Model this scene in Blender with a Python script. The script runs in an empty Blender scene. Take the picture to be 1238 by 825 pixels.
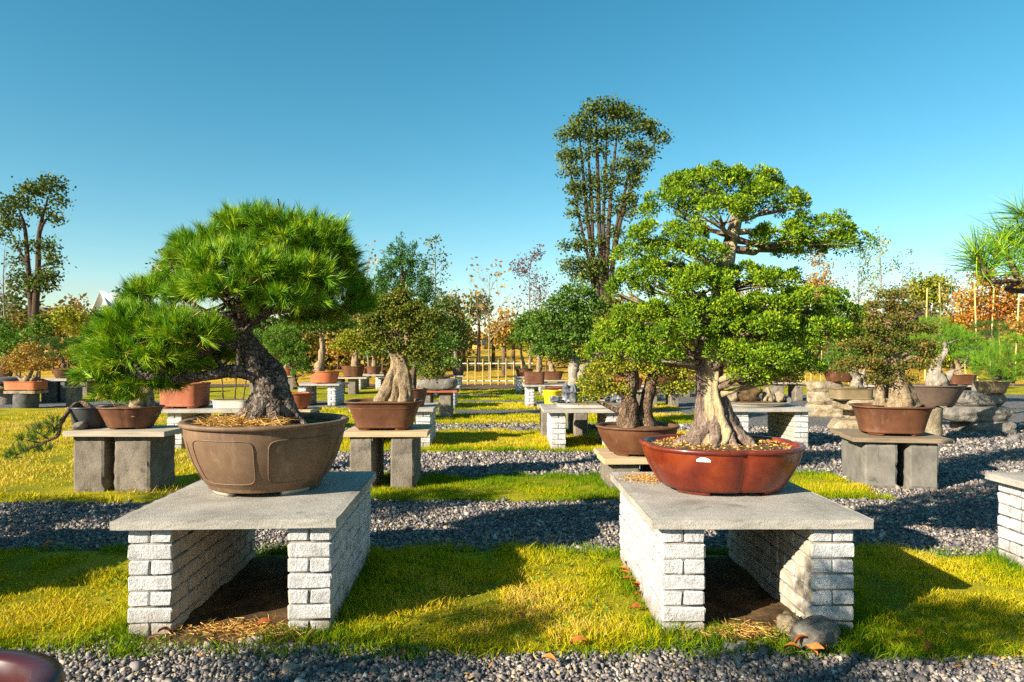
import bpy, bmesh, math, random
import numpy as np
from mathutils import Vector, Matrix, noise as mnoise

rng = np.random.default_rng(11)
random.seed(5)
S = bpy.context.scene
COL = S.collection
R = math.radians

# ------------------------------------------------------------------ camera
CAM_H = 1.5
FPX = 825.0          # focal length in photo pixels (24 mm on a 36 mm wide frame)
CX, HY = 619.0, 428.0
cam = bpy.data.cameras.new('camera')
cam.lens = 24.0
cam.sensor_width = 36.0
cam.shift_y = 15.5 / 1238.0
cam.clip_start = 0.05
cam.clip_end = 4000
camo = bpy.data.objects.new('camera', cam)
COL.objects.link(camo)
camo.location = (0, 0, CAM_H)
camo.rotation_euler = (R(90), 0, 0)
S.camera = camo

# ------------------------------------------------------------------ sky and sun
SUN_EL = R(25.0)
SUN_DIR = Vector((-0.80 * math.cos(SUN_EL), -0.60 * math.cos(SUN_EL), math.sin(SUN_EL)))   # towards the sun
W = bpy.data.worlds.new('World')
S.world = W
W.use_nodes = True
wn = W.node_tree
wn.nodes.clear()
sky = wn.nodes.new('ShaderNodeTexSky')
sky.sky_type = 'NISHITA'
sky.sun_disc = False
sky.sun_elevation = SUN_EL
sky.sun_rotation = math.atan2(SUN_DIR.x, SUN_DIR.y)
sky.altitude = 0
sky.air_density = 1.0
sky.dust_density = 0.15
sky.ozone_density = 1.2
hsv = wn.nodes.new('ShaderNodeHueSaturation')
hsv.inputs['Hue'].default_value = 0.473
hsv.inputs['Saturation'].default_value = 1.40
bg = wn.nodes.new('ShaderNodeBackground')
bg.inputs[1].default_value = 0.066
wo = wn.nodes.new('ShaderNodeOutputWorld')
wn.links.new(sky.outputs[0], hsv.inputs['Color'])
wn.links.new(hsv.outputs[0], bg.inputs[0])
wn.links.new(bg.outputs[0], wo.inputs[0])
sl = bpy.data.lights.new('sun', 'SUN')
sl.energy = 5.0
sl.angle = R(0.55)
sl.color = (1.0, 0.90, 0.74)
so = bpy.data.objects.new('sun', sl)
COL.objects.link(so)
so.rotation_euler = (-SUN_DIR).to_track_quat('-Z', 'Y').to_euler()
so.location = (-20, -15, 15)

S.view_settings.view_transform = 'Standard'
S.view_settings.look = 'None'
S.view_settings.exposure = 1.32
S.view_settings.gamma = 1.0
S.view_settings.use_curve_mapping = False
S.cycles.max_bounces = 6
S.cycles.diffuse_bounces = 3
S.cycles.transmission_bounces = 4
S.cycles.transparent_max_bounces = 4
S.cycles.use_denoising = False

# ------------------------------------------------------------------ helpers
def P(px, py, d):
    """photo pixel + distance -> a measured point of the place"""
    return np.array(((px - CX) * d / FPX, d, CAM_H - (py - HY) * d / FPX))

def vnoise(p, seed=0.0):
    p = np.asarray(p, float) + seed * 17.31
    i = np.floor(p)
    f = p - i
    f = f * f * (3 - 2 * f)
    def h(a):
        v = np.sin(a[..., 0] * 127.1 + a[..., 1] * 311.7 + a[..., 2] * 74.7) * 43758.5453
        return v - np.floor(v)
    r = 0
    for dx in (0, 1):
        for dy in (0, 1):
            for dz in (0, 1):
                w = (f[..., 0] if dx else 1 - f[..., 0]) * (f[..., 1] if dy else 1 - f[..., 1]) * (f[..., 2] if dz else 1 - f[..., 2])
                r = r + w * h(i + np.array((dx, dy, dz)))
    return r * 2 - 1

def fbm(p, o=3, seed=0.0):
    p = np.asarray(p, float)
    r, a = 0, 1.0
    for k in range(o):
        r = r + a * vnoise(p * 2 ** k, seed + k)
        a *= 0.5
    return r

def unit(v):
    return v / np.maximum(np.linalg.norm(v, axis=-1, keepdims=True), 1e-9)

class Geo:
    """collects vertices / faces of ONE mesh"""
    def __init__(self):
        self.v, self.f, self.r, self.n = [], [], [], 0
    def add(self, V, F, rnd=None):
        V = np.asarray(V, float).reshape(-1, 3)
        F = np.asarray(F, int)
        self.v.append(V)
        self.f.append(F + self.n)
        self.r.append(np.full(len(V), 0.5) if rnd is None else np.broadcast_to(np.asarray(rnd, float), (len(V),)))
        self.n += len(V)
        return self

def mesh_np(name, g, mats, smooth=False):
    V = np.concatenate(g.v)
    me = bpy.data.meshes.new(name)
    me.vertices.add(len(V))
    me.vertices.foreach_set('co', V.astype(np.float32).ravel())
    tot = [np.full(len(F), F.shape[1]) for F in g.f]
    tot = np.concatenate(tot)
    loops = np.concatenate([F.ravel() for F in g.f])
    st = np.concatenate(([0], np.cumsum(tot)[:-1]))
    me.loops.add(len(loops))
    me.loops.foreach_set('vertex_index', loops.astype(np.int32))
    me.polygons.add(len(tot))
    me.polygons.foreach_set('loop_start', st.astype(np.int32))
    me.polygons.foreach_set('loop_total', tot.astype(np.int32))
    if smooth:
        me.polygons.foreach_set('use_smooth', np.ones(len(tot), dtype=bool))
    a = me.attributes.new('rnd', 'FLOAT', 'POINT')
    a.data.foreach_set('value', np.concatenate(g.r).astype(np.float32))
    for m in (mats if isinstance(mats, (list, tuple)) else [mats]):
        me.materials.append(m)
    me.update(calc_edges=True)
    return me

def place(name, me, parent=None, loc=(0, 0, 0), rot=(0, 0, 0), scale=None):
    o = bpy.data.objects.new(name, me)
    COL.objects.link(o)
    o.location = loc
    o.rotation_euler = rot
    if scale is not None:
        o.scale = scale
    if parent is not None:
        o.parent = parent
    return o

def tag(o, label=None, cat=None, group=None, kind=None):
    if label: o['label'] = label
    if cat: o['category'] = cat
    if group: o['group'] = group
    if kind: o['kind'] = kind
    return o

def empty(name, loc, label, cat, group=None, rz=0.0):
    o = bpy.data.objects.new(name, None)
    COL.objects.link(o)
    o.empty_display_size = 0.1
    o.location = loc
    o.rotation_euler = (0, 0, rz)
    return tag(o, label, cat, group)

def part(name, g, m, root, smooth=False, parent=None, world=True):
    """one part; vertices given in world space when world"""
    if world:
        L = np.array(root.location)
        g.v = [v - L for v in g.v]
    return place(name, mesh_np(name, g, m, smooth), parent or root)

def from_bm(bm, name, m, smooth=False):
    me = bpy.data.meshes.new(name)
    bm.to_mesh(me)
    bm.free()
    me.materials.append(m)
    if smooth:
        me.polygons.foreach_set('use_smooth', np.ones(len(me.polygons), dtype=bool))
    return me

# ------------------------------------------------------------------ materials
def newmat(name):
    m = bpy.data.materials.new(name)
    m.use_nodes = True
    nt = m.node_tree
    b = nt.nodes['Principled BSDF']
    return m, nt, b

def nd(nt, t, **kw):
    n = nt.nodes.new(t)
    for k, v in kw.items():
        if k in n.inputs:
            n.inputs[k].default_value = v
        else:
            setattr(n, k, v)
    return n

def ramp(nt, fac, stops):
    r = nt.nodes.new('ShaderNodeValToRGB')
    el = r.color_ramp.elements
    while len(el) < len(stops):
        el.new(0.5)
    for e, (p, c) in zip(el, stops):
        e.position = p
        e.color = (c[0], c[1], c[2], 1)
    nt.links.new(fac, r.inputs[0])
    return r.outputs[0]

def coords(nt, rand=True):
    tc = nt.nodes.new('ShaderNodeTexCoord')
    if not rand:
        return tc.outputs['Object']
    oi = nt.nodes.new('ShaderNodeObjectInfo')
    mu = nd(nt, 'ShaderNodeVectorMath', operation='SCALE')
    mu.inputs[0].default_value = (31.7, 17.3, 23.9)
    nt.links.new(oi.outputs['Random'], mu.inputs['Scale'])
    ad = nd(nt, 'ShaderNodeVectorMath', operation='ADD')
    nt.links.new(tc.outputs['Object'], ad.inputs[0])
    nt.links.new(mu.outputs[0], ad.inputs[1])
    return ad.outputs[0]

def noise_tex(nt, vec, scale, detail=4, rough=0.6, dist=0.0):
    n = nd(nt, 'ShaderNodeTexNoise')
    n.inputs['Scale'].default_value = scale
    n.inputs['Detail'].default_value = detail
    n.inputs['Roughness'].default_value = rough
    n.inputs['Distortion'].default_value = dist
    nt.links.new(vec, n.inputs['Vector'])
    return n.outputs['Fac']

def voro(nt, vec, scale, feature='F1', out='Distance'):
    n = nd(nt, 'ShaderNodeTexVoronoi', feature=feature)
    n.inputs['Scale'].default_value = scale
    nt.links.new(vec, n.inputs['Vector'])
    return n.outputs[out]

def mix(nt, fac, a, b, mode='MIX'):
    m = nd(nt, 'ShaderNodeMix', data_type='RGBA', blend_type=mode)
    for s, v in ((m.inputs[0], fac), (m.inputs[6], a), (m.inputs[7], b)):
        if hasattr(v, 'is_output') or isinstance(v, bpy.types.NodeSocket):
            nt.links.new(v, s)
        elif isinstance(v, (tuple, list)):
            s.default_value = (*v[:3], 1)
        else:
            s.default_value = v
    return m.outputs[2]

def bump(nt, b, h, strength=0.4, dist=0.01):
    n = nd(nt, 'ShaderNodeBump')
    n.inputs['Strength'].default_value = strength
    n.inputs['Distance'].default_value = dist
    nt.links.new(h, n.inputs['Height'])
    prev = b.inputs['Normal']
    if prev.is_linked:
        nt.links.new(prev.links[0].from_socket, n.inputs['Normal'])
    nt.links.new(n.outputs[0], prev)

def stretch(nt, vec, s):
    m = nd(nt, 'ShaderNodeMapping')
    m.inputs['Scale'].default_value = s
    nt.links.new(vec, m.inputs['Vector'])
    return m.outputs[0]

def math_n(nt, op, a, b=None):
    n = nd(nt, 'ShaderNodeMath', operation=op)
    for i, v in enumerate((a, b)):
        if v is None: continue
        if isinstance(v, bpy.types.NodeSocket): nt.links.new(v, n.inputs[i])
        else: n.inputs[i].default_value = v
    return n.outputs[0]

def m_grain(name, stops, scale=8, bstr=0.5, bdist=0.004, bscale=60, rough=0.85, spec=0.3, speck=None, coat=0.0, stretchv=None, rand=True, streak=None, blot=None):
    """rough mineral / wood / ceramic surface: broad tone changes + fine speckle + relief"""
    m, nt, b = newmat(name)
    v = coords(nt, rand)
    if stretchv: v = stretch(nt, v, stretchv)
    c = ramp(nt, noise_tex(nt, v, scale, 6, 0.65), stops)
    fine = noise_tex(nt, v, bscale, 5, 0.75)
    if speck:
        f = ramp(nt, noise_tex(nt, v, speck[0], 3, 0.8), [(speck[1], (0, 0, 0)), (speck[1] + 0.12, (1, 1, 1))])
        c = mix(nt, f, c, speck[2])
    if streak:   # run marks and mineral bloom
        sv = stretch(nt, v, (1.0, 1.0, 0.12))
        f = ramp(nt, noise_tex(nt, sv, streak[0], 5, 0.7, 0.4), [(streak[1], (0, 0, 0)), (streak[1] + 0.16, (1, 1, 1))])
        c = mix(nt, math_n(nt, 'MULTIPLY', f, streak[3]), c, streak[2])
    if blot:     # stains with edges of their own
        f = ramp(nt, noise_tex(nt, v, blot[0], 5, 0.62, 0.8), [(blot[1], (0, 0, 0)), (blot[1] + 0.07, (1, 1, 1))])
        c = mix(nt, math_n(nt, 'MULTIPLY', f, blot[3]), c, blot[2])
    nt.links.new(c, b.inputs['Base Color'])
    b.inputs['Roughness'].default_value = rough
    b.inputs['Specular IOR Level'].default_value = spec
    if streak:
        rn = nd(nt, 'ShaderNodeMapRange'); rn.inputs['To Min'].default_value = rough * 0.75; rn.inputs['To Max'].default_value = min(1.0, rough * 1.6)
        nt.links.new(noise_tex(nt, v, 7, 5, 0.7), rn.inputs['Value']); nt.links.new(rn.outputs[0], b.inputs['Roughness'])
    if coat:
        b.inputs['Coat Weight'].default_value = coat
        b.inputs['Coat Roughness'].default_value = 0.18
    bump(nt, b, fine, bstr, bdist)
    return m

def m_leaf(name, stops, trans=0.35, rough=0.58, spec=0.16, tint=(1.0, 1.0, 0.6)):
    m, nt, b = newmat(name)
    at = nd(nt, 'ShaderNodeAttribute', attribute_name='rnd')
    c = ramp(nt, at.outputs['Fac'], stops)
    nt.links.new(c, b.inputs['Base Color'])
    b.inputs['Roughness'].default_value = rough
    b.inputs['Specular IOR Level'].default_value = spec
    t = nd(nt, 'ShaderNodeBsdfTranslucent')
    nt.links.new(mix(nt, 1.0, c, tint, 'MULTIPLY'), t.inputs['Color'])
    ms = nd(nt, 'ShaderNodeMixShader')
    ms.inputs[0].default_value = trans * 0.75
    out = nt.nodes['Material Output']
    nt.links.new(b.outputs[0], ms.inputs[1])
    nt.links.new(t.outputs[0], ms.inputs[2])
    nt.links.new(ms.outputs[0], out.inputs['Surface'])
    return m

def m_bark(name, stops, scale=14, bstr=0.9, bdist=0.02, squash=(1, 1, 0.35), crack=0.12):
    """fissured bark: warped plates, ridges along the stem, fine flakes"""
    m, nt, b = newmat(name)
    v = coords(nt)
    wn_ = nd(nt, 'ShaderNodeTexNoise'); wn_.inputs['Scale'].default_value = scale * 0.6; wn_.inputs['Detail'].default_value = 4
    nt.links.new(v, wn_.inputs['Vector'])
    ws = nd(nt, 'ShaderNodeVectorMath', operation='SCALE'); ws.inputs['Scale'].default_value = 2.6 / scale
    nt.links.new(wn_.outputs['Color'], ws.inputs[0])
    wa = nd(nt, 'ShaderNodeVectorMath', operation='ADD')
    nt.links.new(v, wa.inputs[0]); nt.links.new(ws.outputs[0], wa.inputs[1])
    vs = stretch(nt, wa.outputs[0], squash)
    n1 = noise_tex(nt, vs, scale, 7, 0.72, 0.3)
    n2 = noise_tex(nt, vs, scale * 4.5, 5, 0.75)
    tone = math_n(nt, 'ADD', math_n(nt, 'MULTIPLY', n1, 0.6), math_n(nt, 'MULTIPLY', n2, 0.4))
    c = ramp(nt, tone, stops)
    cr = voro(nt, vs, scale * 2.2, 'DISTANCE_TO_EDGE')
    f = ramp(nt, cr, [(0.0, (1, 1, 1)), (crack, (0, 0, 0))])
    c = mix(nt, math_n(nt, 'MULTIPLY', f, min(1.0, crack * 6)), c, tuple(0.4 * x for x in stops[0][1]))
    nt.links.new(c, b.inputs['Base Color'])
    b.inputs['Roughness'].default_value = 0.9
    b.inputs['Specular IOR Level'].default_value = 0.2
    bump(nt, b, tone, bstr, bdist)
    bump(nt, b, ramp(nt, cr, [(0.0, (0, 0, 0)), (crack * 1.8, (1, 1, 1))]), min(1.0, bstr * crack * 7), bdist)
    return m

M = {}
M['white_brick'] = m_grain('white_brick', [(0.25, (0.36, 0.345, 0.33)), (0.45, (0.52, 0.51, 0.50)), (0.7, (0.66, 0.65, 0.64))], 11, 1.0, 0.016, 55, 0.85, 0.2, speck=(80, 0.565, (0.22, 0.21, 0.20)))
_m = M['white_brick']; nt = _m.node_tree; b = nt.nodes['Principled BSDF']
_c = b.inputs['Base Color'].links[0].from_socket
_ge = nd(nt, 'ShaderNodeNewGeometry'); _sx = nd(nt, 'ShaderNodeSeparateXYZ'); nt.links.new(_ge.outputs['Position'], _sx.inputs[0])
_ns = noise_tex(nt, _ge.outputs['Position'], 9, 5, 0.7)
_h = math_n(nt, 'SUBTRACT', math_n(nt, 'MULTIPLY', _ns, 0.30), _sx.outputs['Z'])
_c = mix(nt, math_n(nt, 'MULTIPLY', ramp(nt, _h, [(0.0, (0, 0, 0)), (0.12, (1, 1, 1))]), 0.75), _c, (0.27, 0.21, 0.14))
_al = ramp(nt, noise_tex(nt, _ge.outputs['Position'], 3.2, 6, 0.7), [(0.56, (0, 0, 0)), (0.70, (1, 1, 1))])
_c = mix(nt, math_n(nt, 'MULTIPLY', _al, 0.45), _c, (0.33, 0.33, 0.27))
_dr = ramp(nt, noise_tex(nt, stretch(nt, _ge.outputs['Position'], (1, 1, 0.1)), 22, 4, 0.7), [(0.58, (0, 0, 0)), (0.70, (1, 1, 1))])
_c = mix(nt, math_n(nt, 'MULTIPLY', _dr, 0.35), _c, (0.36, 0.33, 0.29))
nt.links.new(_c, b.inputs['Base Color'])
M['bare_brick'] = m_grain('bare_brick', [(0.25, (0.30, 0.24, 0.17)), (0.45, (0.42, 0.36, 0.28)), (0.7, (0.54, 0.48, 0.40))], 9, 0.6, 0.010, 55, 0.9, 0.2, speck=(80, 0.62, (0.20, 0.16, 0.11)))
M['mortar'] = m_grain('mortar', [(0.3, (0.15, 0.135, 0.115)), (0.7, (0.28, 0.255, 0.22))], 20, 0.8, 0.006, 90)
M['slab'] = m_grain('slab', [(0.28, (0.24, 0.215, 0.18)), (0.5, (0.37, 0.335, 0.285)), (0.75, (0.46, 0.42, 0.36))], 3.5, 1.0, 0.006, 110, 0.85, 0.25, speck=(95, 0.57, (0.17, 0.16, 0.15)), blot=(2.6, 0.60, (0.15, 0.14, 0.125), 0.6))
M['block'] = m_grain('block', [(0.28, (0.11, 0.09, 0.068)), (0.5, (0.185, 0.155, 0.12)), (0.72, (0.27, 0.225, 0.175))], 5, 1.0, 0.012, 60, 0.9, 0.2, speck=(55, 0.66, (0.09, 0.08, 0.07)), blot=(4.0, 0.58, (0.10, 0.09, 0.075), 0.7))
M['plank'] = m_grain('plank', [(0.25, (0.32, 0.22, 0.12)), (0.5, (0.47, 0.34, 0.19)), (0.75, (0.56, 0.43, 0.26))], 5, 0.6, 0.004, 40, 0.75, 0.3, stretchv=(0.6, 7, 7))
M['plank_grey'] = m_grain('plank_grey', [(0.25, (0.24, 0.20, 0.15)), (0.5, (0.37, 0.31, 0.23)), (0.75, (0.45, 0.39, 0.30))], 5, 0.6, 0.004, 40, 0.8, 0.25, stretchv=(0.6, 7, 7))
M['block_dark'] = m_grain('block_dark', [(0.25, (0.11, 0.10, 0.085)), (0.5, (0.17, 0.155, 0.13)), (0.75, (0.23, 0.21, 0.18))], 5, 0.7, 0.006, 70, 0.9, 0.2, blot=(3.0, 0.58, (0.07, 0.065, 0.055), 0.7))
M['plank_dark'] = m_grain('plank_dark', [(0.25, (0.12, 0.085, 0.05)), (0.5, (0.22, 0.16, 0.10)), (0.75, (0.30, 0.23, 0.15))], 5, 0.6, 0.004, 40, 0.8, 0.25, stretchv=(0.6, 7, 7))
M['stone'] = m_grain('stone', [(0.3, (0.16, 0.115, 0.065)), (0.48, (0.30, 0.235, 0.145)), (0.7, (0.42, 0.35, 0.24))], 6, 1.0, 0.04, 18, 0.9, 0.2, speck=(22, 0.66, (0.22, 0.19, 0.14)))
M['grey_stone'] = m_grain('grey_stone', [(0.3, (0.10, 0.09, 0.075)), (0.5, (0.19, 0.17, 0.14)), (0.7, (0.29, 0.26, 0.22))], 7, 1.0, 0.03, 24, 0.9, 0.2, speck=(26, 0.64, (0.10, 0.10, 0.09)))
M['veined_rock'] = m_grain('veined_rock', [(0.36, (0.06, 0.065, 0.075)), (0.54, (0.15, 0.155, 0.17)), (0.62, (0.45, 0.45, 0.46)), (0.75, (0.7, 0.7, 0.7))], 11, 1.0, 0.03, 18, 0.8, 0.3)
M['dark_stone'] = m_grain('dark_stone', [(0.3, (0.05, 0.05, 0.05)), (0.7, (0.13, 0.125, 0.12))], 9, 0.9, 0.01, 40)
M['pot_tan'] = m_grain('pot_tan', [(0.25, (0.10, 0.054, 0.029)), (0.5, (0.155, 0.090, 0.048)), (0.75, (0.225, 0.138, 0.078))], 4.0, 0.25, 0.002, 120, 0.6, 0.4, speck=(70, 0.7, (0.36, 0.28, 0.20)), streak=(14, 0.54, (0.30, 0.21, 0.14), 0.4))
M['pot_red'] = m_grain('pot_red', [(0.28, (0.07, 0.007, 0.003)), (0.5, (0.145, 0.017, 0.004)), (0.72, (0.26, 0.045, 0.006))], 3.2, 0.1, 0.002, 30, 0.36, 0.4, coat=0.3, speck=(45, 0.70, (0.34, 0.13, 0.06)), streak=(11, 0.53, (0.07, 0.010, 0.006), 0.7), blot=(9, 0.66, (0.30, 0.13, 0.07), 0.3))
M['pot_brown'] = m_grain('pot_brown', [(0.25, (0.075, 0.027, 0.011)), (0.5, (0.12, 0.045, 0.019)), (0.75, (0.17, 0.072, 0.032))], 5, 0.15, 0.002, 80, 0.5, 0.4, streak=(14, 0.57, (0.30, 0.22, 0.15), 0.3))
M['pot_terra'] = m_grain('pot_terra', [(0.25, (0.24, 0.062, 0.026)), (0.5, (0.32, 0.09, 0.038)), (0.75, (0.38, 0.13, 0.06))], 5, 0.2, 0.002, 80, 0.65, 0.35, streak=(14, 0.57, (0.30, 0.22, 0.15), 0.3))
M['pot_orange'] = m_grain('pot_orange', [(0.25, (0.42, 0.10, 0.035)), (0.75, (0.55, 0.16, 0.06))], 5, 0.2, 0.002, 80, 0.6, 0.35, streak=(14, 0.57, (0.30, 0.22, 0.15), 0.3))
M['pot_dark'] = m_grain('pot_dark', [(0.25, (0.075, 0.05, 0.036)), (0.75, (0.15, 0.10, 0.07))], 5, 0.15, 0.002, 80, 0.5, 0.4, streak=(14, 0.57, (0.30, 0.22, 0.15), 0.3))
M['pot_olive'] = m_grain('pot_olive', [(0.25, (0.17, 0.12, 0.06)), (0.75, (0.26, 0.19, 0.10))], 5, 0.15, 0.002, 80, 0.5, 0.4, streak=(14, 0.57, (0.30, 0.22, 0.15), 0.3))
M['pot_gold'] = m_grain('pot_gold', [(0.25, (0.25, 0.12, 0.045)), (0.75, (0.36, 0.19, 0.07))], 5, 0.15, 0.002, 80, 0.45, 0.4)
M['plastic_dark'] = m_grain('plastic_dark', [(0.3, (0.04, 0.04, 0.042)), (0.7, (0.07, 0.07, 0.072))], 5, 0.1, 0.001, 60, 0.4, 0.4)
M['pot_plum'] = m_grain('pot_plum', [(0.25, (0.035, 0.006, 0.008)), (0.75, (0.06, 0.012, 0.012))], 5, 0.05, 0.001, 30, 0.35, 0.35, coat=0.2)
M['yellow_plastic'] = m_grain('yellow_plastic', [(0.3, (0.75, 0.52, 0.01)), (0.7, (0.82, 0.60, 0.015))], 4, 0.05, 0.001, 40, 0.4, 0.45)
M['tray'] = m_grain('tray', [(0.3, (0.40, 0.36, 0.29)), (0.7, (0.55, 0.50, 0.42))], 6, 0.3, 0.002, 60, 0.6, 0.35)
M['sticker'] = m_grain('sticker', [(0.3, (0.72, 0.69, 0.62)), (0.7, (0.82, 0.80, 0.74))], 30, 0.2, 0.001, 60, 0.7)
M['potsoil'] = m_grain('potsoil', [(0.3, (0.07, 0.045, 0.025)), (0.5, (0.16, 0.10, 0.05)), (0.7, (0.30, 0.20, 0.09))], 22, 1.0, 0.03, 60, 0.95, 0.1)
M['straw'] = m_leaf('straw', [(0.0, (0.30, 0.13, 0.03)), (0.5, (0.50, 0.26, 0.06)), (1.0, (0.68, 0.46, 0.14))], 0.1)
M['bark_pine'] = m_bark('bark_pine', [(0.36, (0.045, 0.03, 0.024)), (0.46, (0.15, 0.11, 0.085)), (0.56, (0.31, 0.25, 0.20)), (0.68, (0.46, 0.40, 0.34))], 13, 1.0, 0.03, (1, 1, 0.5), 0.12)
M['bark_brown'] = m_bark('bark_brown', [(0.3, (0.09, 0.055, 0.035)), (0.5, (0.18, 0.115, 0.07)), (0.7, (0.30, 0.21, 0.14))], 12, 0.9, 0.02)
M['bark_dark'] = m_bark('bark_dark', [(0.3, (0.05, 0.032, 0.022)), (0.5, (0.10, 0.066, 0.044)), (0.7, (0.17, 0.115, 0.08))], 12, 0.9, 0.02)
M['bark_pale'] = m_bark('bark_pale', [(0.34, (0.09, 0.055, 0.03)), (0.46, (0.24, 0.165, 0.09)), (0.56, (0.40, 0.30, 0.18)), (0.68, (0.52, 0.42, 0.28))], 20, 1.0, 0.03, (1, 1, 0.3), 0.06)
M['bark_grey'] = m_bark('bark_grey', [(0.3, (0.14, 0.115, 0.09)), (0.7, (0.36, 0.31, 0.26))], 9, 0.6, 0.02)
M['driftwood'] = m_bark('driftwood', [(0.36, (0.11, 0.085, 0.06)), (0.48, (0.29, 0.24, 0.18)), (0.62, (0.46, 0.40, 0.32))], 18, 1.0, 0.03, (1, 1, 0.2), 0.05)

# bark with a stripped pale deadwood face, as trained on the big evergreen
m, nt, b = newmat('deadwood_bark')
v = coords(nt, False)
vs = stretch(nt, v, (1, 1, 0.14))
n1 = noise_tex(nt, vs, 26, 7, 0.7, 0.6)
wood = ramp(nt, n1, [(0.32, (0.22, 0.155, 0.07)), (0.47, (0.46, 0.36, 0.19)), (0.7, (0.60, 0.50, 0.31))])
nb = noise_tex(nt, stretch(nt, v, (1, 1, 0.3)), 34, 7, 0.75, 1.2)
barkc = ramp(nt, nb, [(0.36, (0.06, 0.036, 0.025)), (0.48, (0.19, 0.125, 0.09)), (0.62, (0.40, 0.29, 0.215))])
at = nd(nt, 'ShaderNodeAttribute', attribute_name='rnd')
nn = noise_tex(nt, stretch(nt, v, (1, 1, 0.3)), 9, 4, 0.6)
fac = ramp(nt, math_n(nt, 'ADD', at.outputs['Fac'], math_n(nt, 'MULTIPLY', nn, 0.5)), [(0.70, (0, 0, 0)), (0.76, (1, 1, 1))])
c = mix(nt, fac, barkc, wood)
nt.links.new(c, b.inputs['Base Color'])
b.inputs['Roughness'].default_value = 0.8
bump(nt, b, n1, 1.0, 0.02)
bump(nt, b, nb, 1.0, 0.02)
M['deadwood_bark'] = m

M['needle_front'] = m_leaf('needle_front', [(0.0, (0.032, 0.12, 0.007)), (0.4, (0.115, 0.27, 0.008)), (0.72, (0.27, 0.42, 0.010)), (0.96, (0.52, 0.55, 0.02)), (1.0, (0.45, 0.32, 0.06))], 0.18, 0.45, 0.22)
M['needle_dark'] = m_leaf('needle_dark', [(0.0, (0.025, 0.075, 0.018)), (0.6, (0.055, 0.14, 0.022)), (1.0, (0.10, 0.20, 0.03))], 0.25)
M['conifer'] = m_leaf('conifer', [(0.0, (0.03, 0.085, 0.02)), (0.6, (0.07, 0.165, 0.028)), (1.0, (0.14, 0.26, 0.04))], 0.25)
M['hedge_mix'] = m_leaf('hedge_mix', [(0.0, (0.04, 0.075, 0.014)), (0.3, (0.09, 0.13, 0.02)), (0.55, (0.19, 0.17, 0.03)), (0.78, (0.30, 0.17, 0.04)), (1.0, (0.42, 0.28, 0.05))], 0.3)
M['needle_bright'] = m_leaf('needle_bright', [(0.0, (0.09, 0.22, 0.015)), (0.6, (0.17, 0.34, 0.02)), (1.0, (0.32, 0.42, 0.03))], 0.35)
M['sprig_front'] = m_leaf('sprig_front', [(0.0, (0.022, 0.056, 0.005)), (0.33, (0.080, 0.165, 0.006)), (0.66, (0.19, 0.30, 0.008)), (0.96, (0.37, 0.43, 0.013)), (1.0, (0.36, 0.23, 0.04))], 0.16, 0.6)
M['leaf_green'] = m_leaf('leaf_green', [(0.0, (0.03, 0.075, 0.012)), (0.5, (0.075, 0.155, 0.016)), (0.85, (0.15, 0.235, 0.022)), (1.0, (0.30, 0.31, 0.04))], 0.25)
M['leaf_fresh'] = m_leaf('leaf_fresh', [(0.0, (0.05, 0.12, 0.015)), (0.5, (0.11, 0.22, 0.02)), (1.0, (0.24, 0.32, 0.03))], 0.3)
M['leaf_yellowgreen'] = m_leaf('leaf_yellowgreen', [(0.0, (0.09, 0.13, 0.010)), (0.5, (0.23, 0.26, 0.014)), (0.85, (0.44, 0.38, 0.025)), (1.0, (0.52, 0.26, 0.04))], 0.35)
M['leaf_bronze'] = m_leaf('leaf_bronze', [(0.0, (0.06, 0.075, 0.012)), (0.4, (0.15, 0.15, 0.018)), (0.7, (0.29, 0.22, 0.03)), (1.0, (0.40, 0.19, 0.04))], 0.3)
M['leaf_olive'] = m_leaf('leaf_olive', [(0.0, (0.045, 0.07, 0.010)), (0.4, (0.11, 0.145, 0.014)), (0.75, (0.22, 0.22, 0.022)), (1.0, (0.33, 0.20, 0.04))], 0.3)
M['leaf_ruddy'] = m_leaf('leaf_ruddy', [(0.0, (0.04, 0.08, 0.012)), (0.5, (0.11, 0.14, 0.018)), (0.75, (0.25, 0.14, 0.03)), (1.0, (0.38, 0.13, 0.04))], 0.28)
M['leaf_gold'] = m_leaf('leaf_gold', [(0.0, (0.20, 0.10, 0.03)), (0.5, (0.38, 0.22, 0.04)), (1.0, (0.48, 0.32, 0.06))], 0.3)
M['leaf_maple'] = m_leaf('leaf_maple', [(0.0, (0.22, 0.06, 0.02)), (0.4, (0.40, 0.15, 0.025)), (0.75, (0.50, 0.27, 0.035)), (1.0, (0.42, 0.34, 0.05))], 0.35)
M['leaf_plum'] = m_leaf('leaf_plum', [(0.0, (0.09, 0.04, 0.04)), (0.6, (0.17, 0.08, 0.07)), (1.0, (0.22, 0.13, 0.08))], 0.3)
M['leaf_tall'] = m_leaf('leaf_tall', [(0.0, (0.035, 0.068, 0.014)), (0.5, (0.08, 0.125, 0.02)), (0.85, (0.17, 0.19, 0.03)), (1.0, (0.30, 0.21, 0.04))], 0.25)
M['leaf_dark'] = m_leaf('leaf_dark', [(0.0, (0.022, 0.045, 0.010)), (0.5, (0.055, 0.088, 0.014)), (0.85, (0.12, 0.135, 0.02)), (1.0, (0.22, 0.16, 0.03))], 0.2)
M['grass'] = m_leaf('grass', [(0.0, (0.07, 0.17, 0.006)), (0.3, (0.16, 0.25, 0.005)), (0.6, (0.42, 0.39, 0.006)), (0.9, (0.64, 0.48, 0.014)), (1.0, (0.62, 0.44, 0.10))], 0.35, 0.7, 0.06, (1.0, 0.95, 0.4))
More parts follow.
